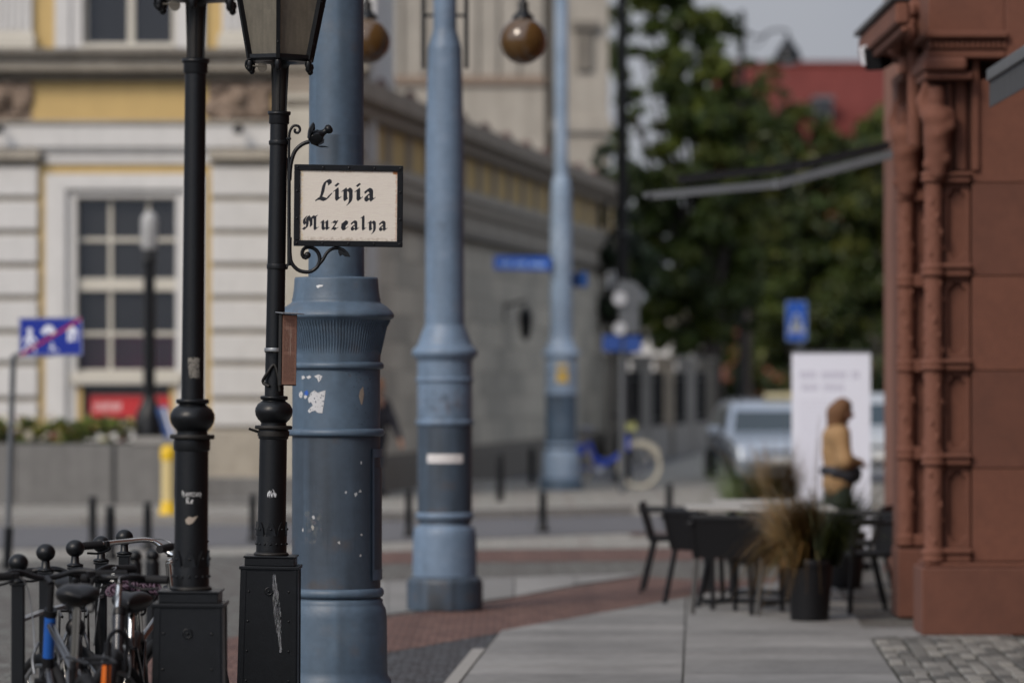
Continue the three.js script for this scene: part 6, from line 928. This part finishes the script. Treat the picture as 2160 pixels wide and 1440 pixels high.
  if (o.hood) obj('hood', blobMesh(S([[[-0.03, 1.45, 0], [-0.005, 1.58, 0], 0.085, 0.1], [[-0.005, 1.58, 0], [0.04, 1.64, 0], 0.1, 0.088], [[0.06, 1.67, 0], [0.1, 1.665, 0], 0.06, 0.04]]), 0.02 * k, 44), o.hood, T);
  if (o.hair) obj('hair', blobMesh(S([[[0.0, 1.56, 0], [0.02, 1.64, 0], 0.1, 0.095], [[-0.02, 1.46, 0], [-0.01, 1.58, 0], 0.06, 0.09], [[0.06, 1.68, 0], [0.09, 1.67, 0], 0.06, 0.045]]), 0.02 * k, 40), o.hair, T);
  if (o.bag) { obj('waist_bag', [place(blobMesh(S([[[0.12, 0.97, -0.11], [0.12, 0.97, 0.11], 0.10, 0.10], [[0.05, 0.96, 0.16], [-0.08, 0.98, 0.17], 0.07, 0.05]]), 0.03, 36), 0, 0, 0), place(new THREE.TorusGeometry(0.135 * k, 0.055 * k, 8, 28), 0, 1.0 * k, 0, PI / 2)], o.bag, T); }
  return T;
}
person('person in a hooded tan jacket with black waist bag walking right past the white banner', [PX(1768, 34.8), 0, -34.8], 0.15, { h: 1.52, bent: true, jacket: mat([0.33, 0.20, 0.09], 0.85, { amp: 0.3, size: 0.3 }), hood: mat([0.15, 0.072, 0.03], 0.85, { amp: 0.3, size: 0.2 }), trousers: mat([0.02, 0.03, 0.018], 0.9), bag: mat([0.012, 0.013, 0.018], 0.6), long: true, stride: 0.14 });
person('person with orange hair in dark clothes half hidden behind the widest blue pillar', [PX(794, 53.6), 0.09, -53.6], -1.1, { h: 1.6, jacket: mat([0.022, 0.02, 0.026], 0.8, { amp: 0.3, size: 0.3 }), trousers: mat([0.02, 0.025, 0.04], 0.9), hair: mat([0.40, 0.13, 0.03], 0.7), stride: 0.3 });

// ---------------------------------------------------------------- cars
function car(label, pos, turn, o) {
  const T = thing('parked_car', label, 'car', pos, turn);                         // front faces +z
  const prof = (pts, w, bev) => { const s = new THREE.Shape(); pts.forEach((p, i) => (i ? s.lineTo(p[0], p[1]) : s.moveTo(p[0], p[1]))); const g = new THREE.ExtrudeGeometry(s, { depth: w - 2 * bev, bevelEnabled: true, bevelSize: bev, bevelThickness: bev, bevelSegments: 3 }); g.translate(0, 0, -(w - 2 * bev) / 2); g.rotateY(-PI / 2); return g; };   // profile x -> z
  const hw = 0.87, body = prof([[2.0, 0.3], [2.06, 0.5], [2.0, 0.68], [1.85, 0.76], [0.95, 0.90], [-1.75, 0.93], [-2.05, 0.86], [-2.1, 0.5], [-2.0, 0.3]], 2 * hw, 0.06);
  { const p = body.attributes.position; for (let i = 0; i < p.count; i++) { const z = p.getZ(i), t = Math.max(0, (Math.abs(z) - 1.2) / 0.9); p.setX(i, p.getX(i) * (1 - 0.14 * t * t)); } body.computeVertexNormals(); }
  obj('body', body, o.paint, T);
  const cab = prof([[1.0, 0.86], [0.25, 1.36], [0.0, 1.42], [-1.2, 1.42], [-1.5, 1.36], [-1.95, 0.9]], 2 * hw - 0.08, 0.05); { const p = cab.attributes.position; for (let i = 0; i < p.count; i++) { const y = p.getY(i); p.setX(i, p.getX(i) * (1 - 0.2 * Math.max(0, (y - 0.9) / 0.5))); } cab.computeVertexNormals(); }
  obj('cabin', cab, o.paint, T);
  const quad = (a, b, c, d) => { const g = new THREE.BufferGeometry().setFromPoints([a, b, c, a, c, d].map((p) => V(...p))); g.computeVertexNormals(); return g; };
  const gl = mat([0.025, 0.045, 0.06], 0.06);
  obj('windscreen', quad([-0.70, 0.92, 1.0], [0.70, 0.92, 1.0], [0.585, 1.34, 0.36], [-0.585, 1.34, 0.36]), gl, T);
  for (const s of [-1, 1]) { obj('side_window', quad([s * 0.835, 0.95, 0.7], [s * 0.70, 1.34, 0.12], [s * 0.70, 1.35, -1.2], [s * 0.835, 0.95, -1.6]), gl, T); obj('mirror', rbox(0.2, 0.13, 0.1, s * 0.97, 0.98, 0.72, 0.03), o.paint, T); obj('headlight', sph(0.15, s * 0.62, 0.68, 1.9, 1.3, 0.6, 0.7, 14), mat([0.6, 0.63, 0.66], 0.15), T);
    for (const z of [1.3, -1.3]) { const W = obj('wheel', place(new THREE.TorusGeometry(0.24, 0.085, 10, 28), s * 0.80, 0.32, z, 0, PI / 2), M.rubber, T); obj('rim', cyl(0.2, 0.2, 0.12, s * 0.81, 0.32, z, 18, 0, 0, PI / 2), M.steel, W); } }
  obj('grille', [rbox(0.9, 0.1, 0.06, 0, 0.6, 2.06, 0.02), rbox(1.2, 0.12, 0.06, 0, 0.38, 2.06, 0.02)], M.black, T); obj('number_plate', rbox(0.5, 0.11, 0.02, 0, 0.48, 2.125, 0.004), mat([0.6, 0.6, 0.58], 0.5), T); obj('bumper', rbox(1.5, 0.07, 0.08, 0, 0.52, 2.06, 0.03), o.paint, T);
  if (o.roof) { obj('roof_bars', [rbox(1.1, 0.03, 0.05, 0, 1.50, -0.1, 0.01), rbox(1.1, 0.03, 0.05, 0, 1.5, -0.9, 0.01), ...[-1, 1].map((s) => rbox(0.04, 0.09, 1.2, s * 0.5, 1.48, -0.5, 0.01))], M.steel, T); obj('roof_sign', rbox(0.5, 0.13, 0.16, 0.2, 1.55, -0.2, 0.03), mat([0.6, 0.52, 0.3], 0.5), T); }
  return T;
}
car('silver estate car with roof bars facing us, half hidden by the banner', [PX(1622, 62), 0.0, -62], 0.06, { paint: mat([0.36, 0.42, 0.50], 0.3, { physical: { clearcoat: 1, clearcoatRoughness: 0.1 }, metal: 0.25 }), roof: true }).scale.y = 0.93;
car('pale car glimpsed in the gap between the banner and the sandstone wall', [PX(1888, 60), 0.02, -63], 0.0, { paint: mat([0.42, 0.45, 0.48], 0.35, { metal: 0.1 }), roof: false });

// ---------------------------------------------------------------- café: tables, chairs, pots of grass
const wick = mat([0.009, 0.009, 0.0105], 0.7, { physical: { specularIntensity: 0.4 }, amp: 0.7, size: 0.06, bump: 0.004, bsize: 0.05 });
function chairParts(T) {                                     // faces +x; open frame armchair with woven seat and back
  for (const s of [-1, 1]) { obj('leg', flatBar([0.24, 0, s * 0.27], [0.2, 0.64, s * 0.26], 0.03, 0.03, V(0, 0, 1)), M.black, T); obj('leg', flatBar([-0.3, 0, s * 0.25], [-0.2, 0.42, s * 0.25], 0.03, 0.03, V(0, 0, 1)), M.black, T); obj('armrest', rbox(0.54, 0.03, 0.05, -0.05, 0.665, s * 0.265, 0.01), M.black, T); }
  obj('seat', [rbox(0.46, 0.035, 0.5, 0.0, 0.43, 0, 0.012)], wick, T);
  obj('backrest', [flatBar([-0.22, 0.43, 0], [-0.295, 0.70, 0], 0.022, 0.49, V(0, 0, 1))], wick, T);
  for (const s of [-1, 1]) obj('back_post', flatBar([-0.22, 0.42, s * 0.255], [-0.3, 0.71, s * 0.255], 0.03, 0.03, V(0, 0, 1)), M.black, T);
  obj('top_rail', rbox(0.03, 0.035, 0.53, -0.3, 0.71, 0, 0.008), M.black, T);
}
{
  const c0 = thing('cafe_chair', 'black armchair standing alone at the left end of the tables', 'chair', [PX(1432, 31.3), 0, -31.2], -0.1, 'black café armchairs'); chairParts(c0);
  // [px, depth, turn, label]
  for (const [px, d, a, l] of [[1508, 29.4, 0.5, 'black armchair with its back to us, second from the left at the tables'], [1556, 28.3, 1.2, 'black armchair pushed against the pale table, third from the left'], [1662, 30.6, -1.6, 'black armchair behind the dry grass pot'], [1640, 28.3, 1.7, 'black armchair just left of the dark plant pot'], [1822, 28.4, PI + 0.35, 'black armchair at the right end, nearest the sandstone pier'], [1796, 30.4, PI - 0.3, 'black armchair behind the rightmost one, below the banner']]) dup(c0, l, [PX(px, d), 0, -d], a);
  const tm = mat([0.36, 0.35, 0.325], 0.5, { amp: 0.25, size: 0.5 });
  const t0 = thing('cafe_table', 'pale café table top among the left chairs', 'table', [PX(1545, 29.6), 0, -29.5], 0, 'pale topped café tables');
  obj('tabletop', rbox(0.72, 0.03, 0.72, 0, 0.735, 0, 0.008), tm, t0); obj('column', lathe([[0.03, 0.72], [0.03, 0.06], [0.06, 0.03]], 16), M.black, t0); for (let i = 0; i < 4; i++) obj('foot', flatBar([0, 0.03, 0], [Math.cos(i * PI / 2 + 0.78) * 0.32, 0.015, Math.sin(i * PI / 2 + 0.78) * 0.32], 0.05, 0.025), M.black, t0);
  dup(t0, 'pale café table farther back, touching the left one', [PX(1600, 30.7), 0, -30.7]); dup(t0, 'pale café table behind the dry grass pot', [PX(1662, 29.2), 0, -29.3]);
}
function grass(blades, seed, tones, spread, len, droop, lean = 0) {
  const R = rng(seed), P = [], C = [], N = [];
  for (let i = 0; i < blades; i++) {
    const a = R() * 6.283, l = len * (0.45 + 0.75 * R()), sp = spread * (0.05 + 1.1 * R() * R() + 0.3 * R()), ln = lean * (0.3 + R()), dr = droop * (0.2 + 1.5 * R()), w = 0.002 + 0.003 * R(), t = tones[Math.floor(R() * tones.length)], br = 0.6 + 0.7 * R(), r0 = 0.12 * Math.sqrt(R()), bx = Math.cos(a) * r0, bz = Math.sin(a) * r0, n = 5, pt = [];
    for (let k = 0; k <= n; k++) { const q = k / n; pt.push(V(bx + Math.cos(a) * sp * Math.pow(q, 1.3) * l + ln * q * q * l, l * (q - dr * q * q * q * (0.35 + 0.9 * sp + 0.5 * Math.abs(ln))), bz + Math.sin(a) * sp * Math.pow(q, 1.3) * l)); }
    const sx = -Math.sin(a + R() * 2) * w, sz = Math.cos(a + R()) * w;
    for (let k = 0; k < n; k++) { const f0 = 1 - k / n * 0.8, f1 = 1 - (k + 1) / n * 0.8, A = pt[k], B = pt[k + 1]; const q = [[A.x - sx * f0, A.y, A.z - sz * f0], [A.x + sx * f0, A.y, A.z + sz * f0], [B.x + sx * f1, B.y, B.z + sz * f1], [B.x - sx * f1, B.y, B.z - sz * f1]]; for (const j of [0, 1, 2, 0, 2, 3]) { P.push(...q[j]); C.push(t[0] * br, t[1] * br, t[2] * br); const nn = V(Math.cos(a), 0.6, Math.sin(a)).normalize(); N.push(nn.x, nn.y, nn.z); } }
  }
  const g = new THREE.BufferGeometry(); g.setAttribute('position', new THREE.Float32BufferAttribute(P, 3)); g.setAttribute('normal', new THREE.Float32BufferAttribute(N, 3)); g.setAttribute('color', new THREE.Float32BufferAttribute(C, 3)); return g;
}
const STRAW = [[0.36, 0.20, 0.06], [0.25, 0.14, 0.04], [0.44, 0.28, 0.12], [0.12, 0.08, 0.025], [0.10, 0.09, 0.02]], GRASS = [[0.05, 0.08, 0.015], [0.08, 0.10, 0.02], [0.035, 0.05, 0.012], [0.14, 0.12, 0.035]];
function pot(label, px, d, r, h, parts) {
  const T = thing('plant_pot', label, 'plant pot', [PX(px, d), 0, -d]);
  obj('pot', lathe([[r * 0.8, 0], [r * 0.84, 0.02], [r * 0.98, h - 0.05], [r * 1.04, h - 0.05], [r * 1.04, h], [r * 0.94, h], [r * 0.92, h - 0.06], [0, h - 0.06]], 32), M.black, T); obj('soil', cyl(r * 0.9, r * 0.9, 0.03, 0, h - 0.06, 0, 24), M.mortar, T);
  parts.forEach(([n, g, x, y, z]) => { g.translate(x, h - 0.05 + y, z); const m = new THREE.Mesh(g, leafM); m.name = n; m.userData.kind = 'stuff'; m.castShadow = m.receiveShadow = true; T.add(m); });
  return T;
}
pot('dark round pot of drooping straw coloured grass standing in front of the tables', 1708, 27.4, 0.165, 0.44, [['dry_grass', grass(2800, 81, STRAW, 0.38, 0.52, 0.35, -0.22), -0.07, 0, 0], ['drooping_grass', grass(1100, 82, STRAW, 0.42, 0.5, 1.1, -0.5), -0.09, 0, 0.05], ['green_grass', grass(800, 83, [[0.07, 0.10, 0.02], [0.12, 0.13, 0.03], [0.05, 0.07, 0.015]], 0.6, 0.52, 0.5, 0.25), 0.10, 0, -0.02], ['tall_stalks', grass(9, 85, [[0.12, 0.09, 0.05]], 0.16, 1.15, 0.05), -0.05, 0, 0]]);
pot('pot of green and brown grass behind the pale tables', 1568, 36, 0.2, 0.46, [['green_grass', grass(900, 87, [[0.10, 0.17, 0.02], [0.14, 0.19, 0.03], [0.07, 0.11, 0.016]], 0.7, 0.62, 0.6), 0, 0, 0]]);
pot('pot of brown feathery grass behind the tables, right of the green one', 1640, 36, 0.2, 0.46, [['dry_grass', grass(1000, 89, STRAW, 0.55, 0.72, 0.4), 0, 0, 0], ['green_grass', grass(200, 91, GRASS, 0.8, 0.5, 0.7), -0.1, 0, 0]]);
pot('pot of dark green shrubby grass in front of the walking person', 1778, 31.8, 0.19, 0.46, [['green_grass', grass(700, 93, [[0.018, 0.03, 0.01], [0.03, 0.045, 0.013], [0.06, 0.075, 0.02]], 0.9, 0.55, 0.7), 0, 0, 0]]);

renderer.render(scene, camera);
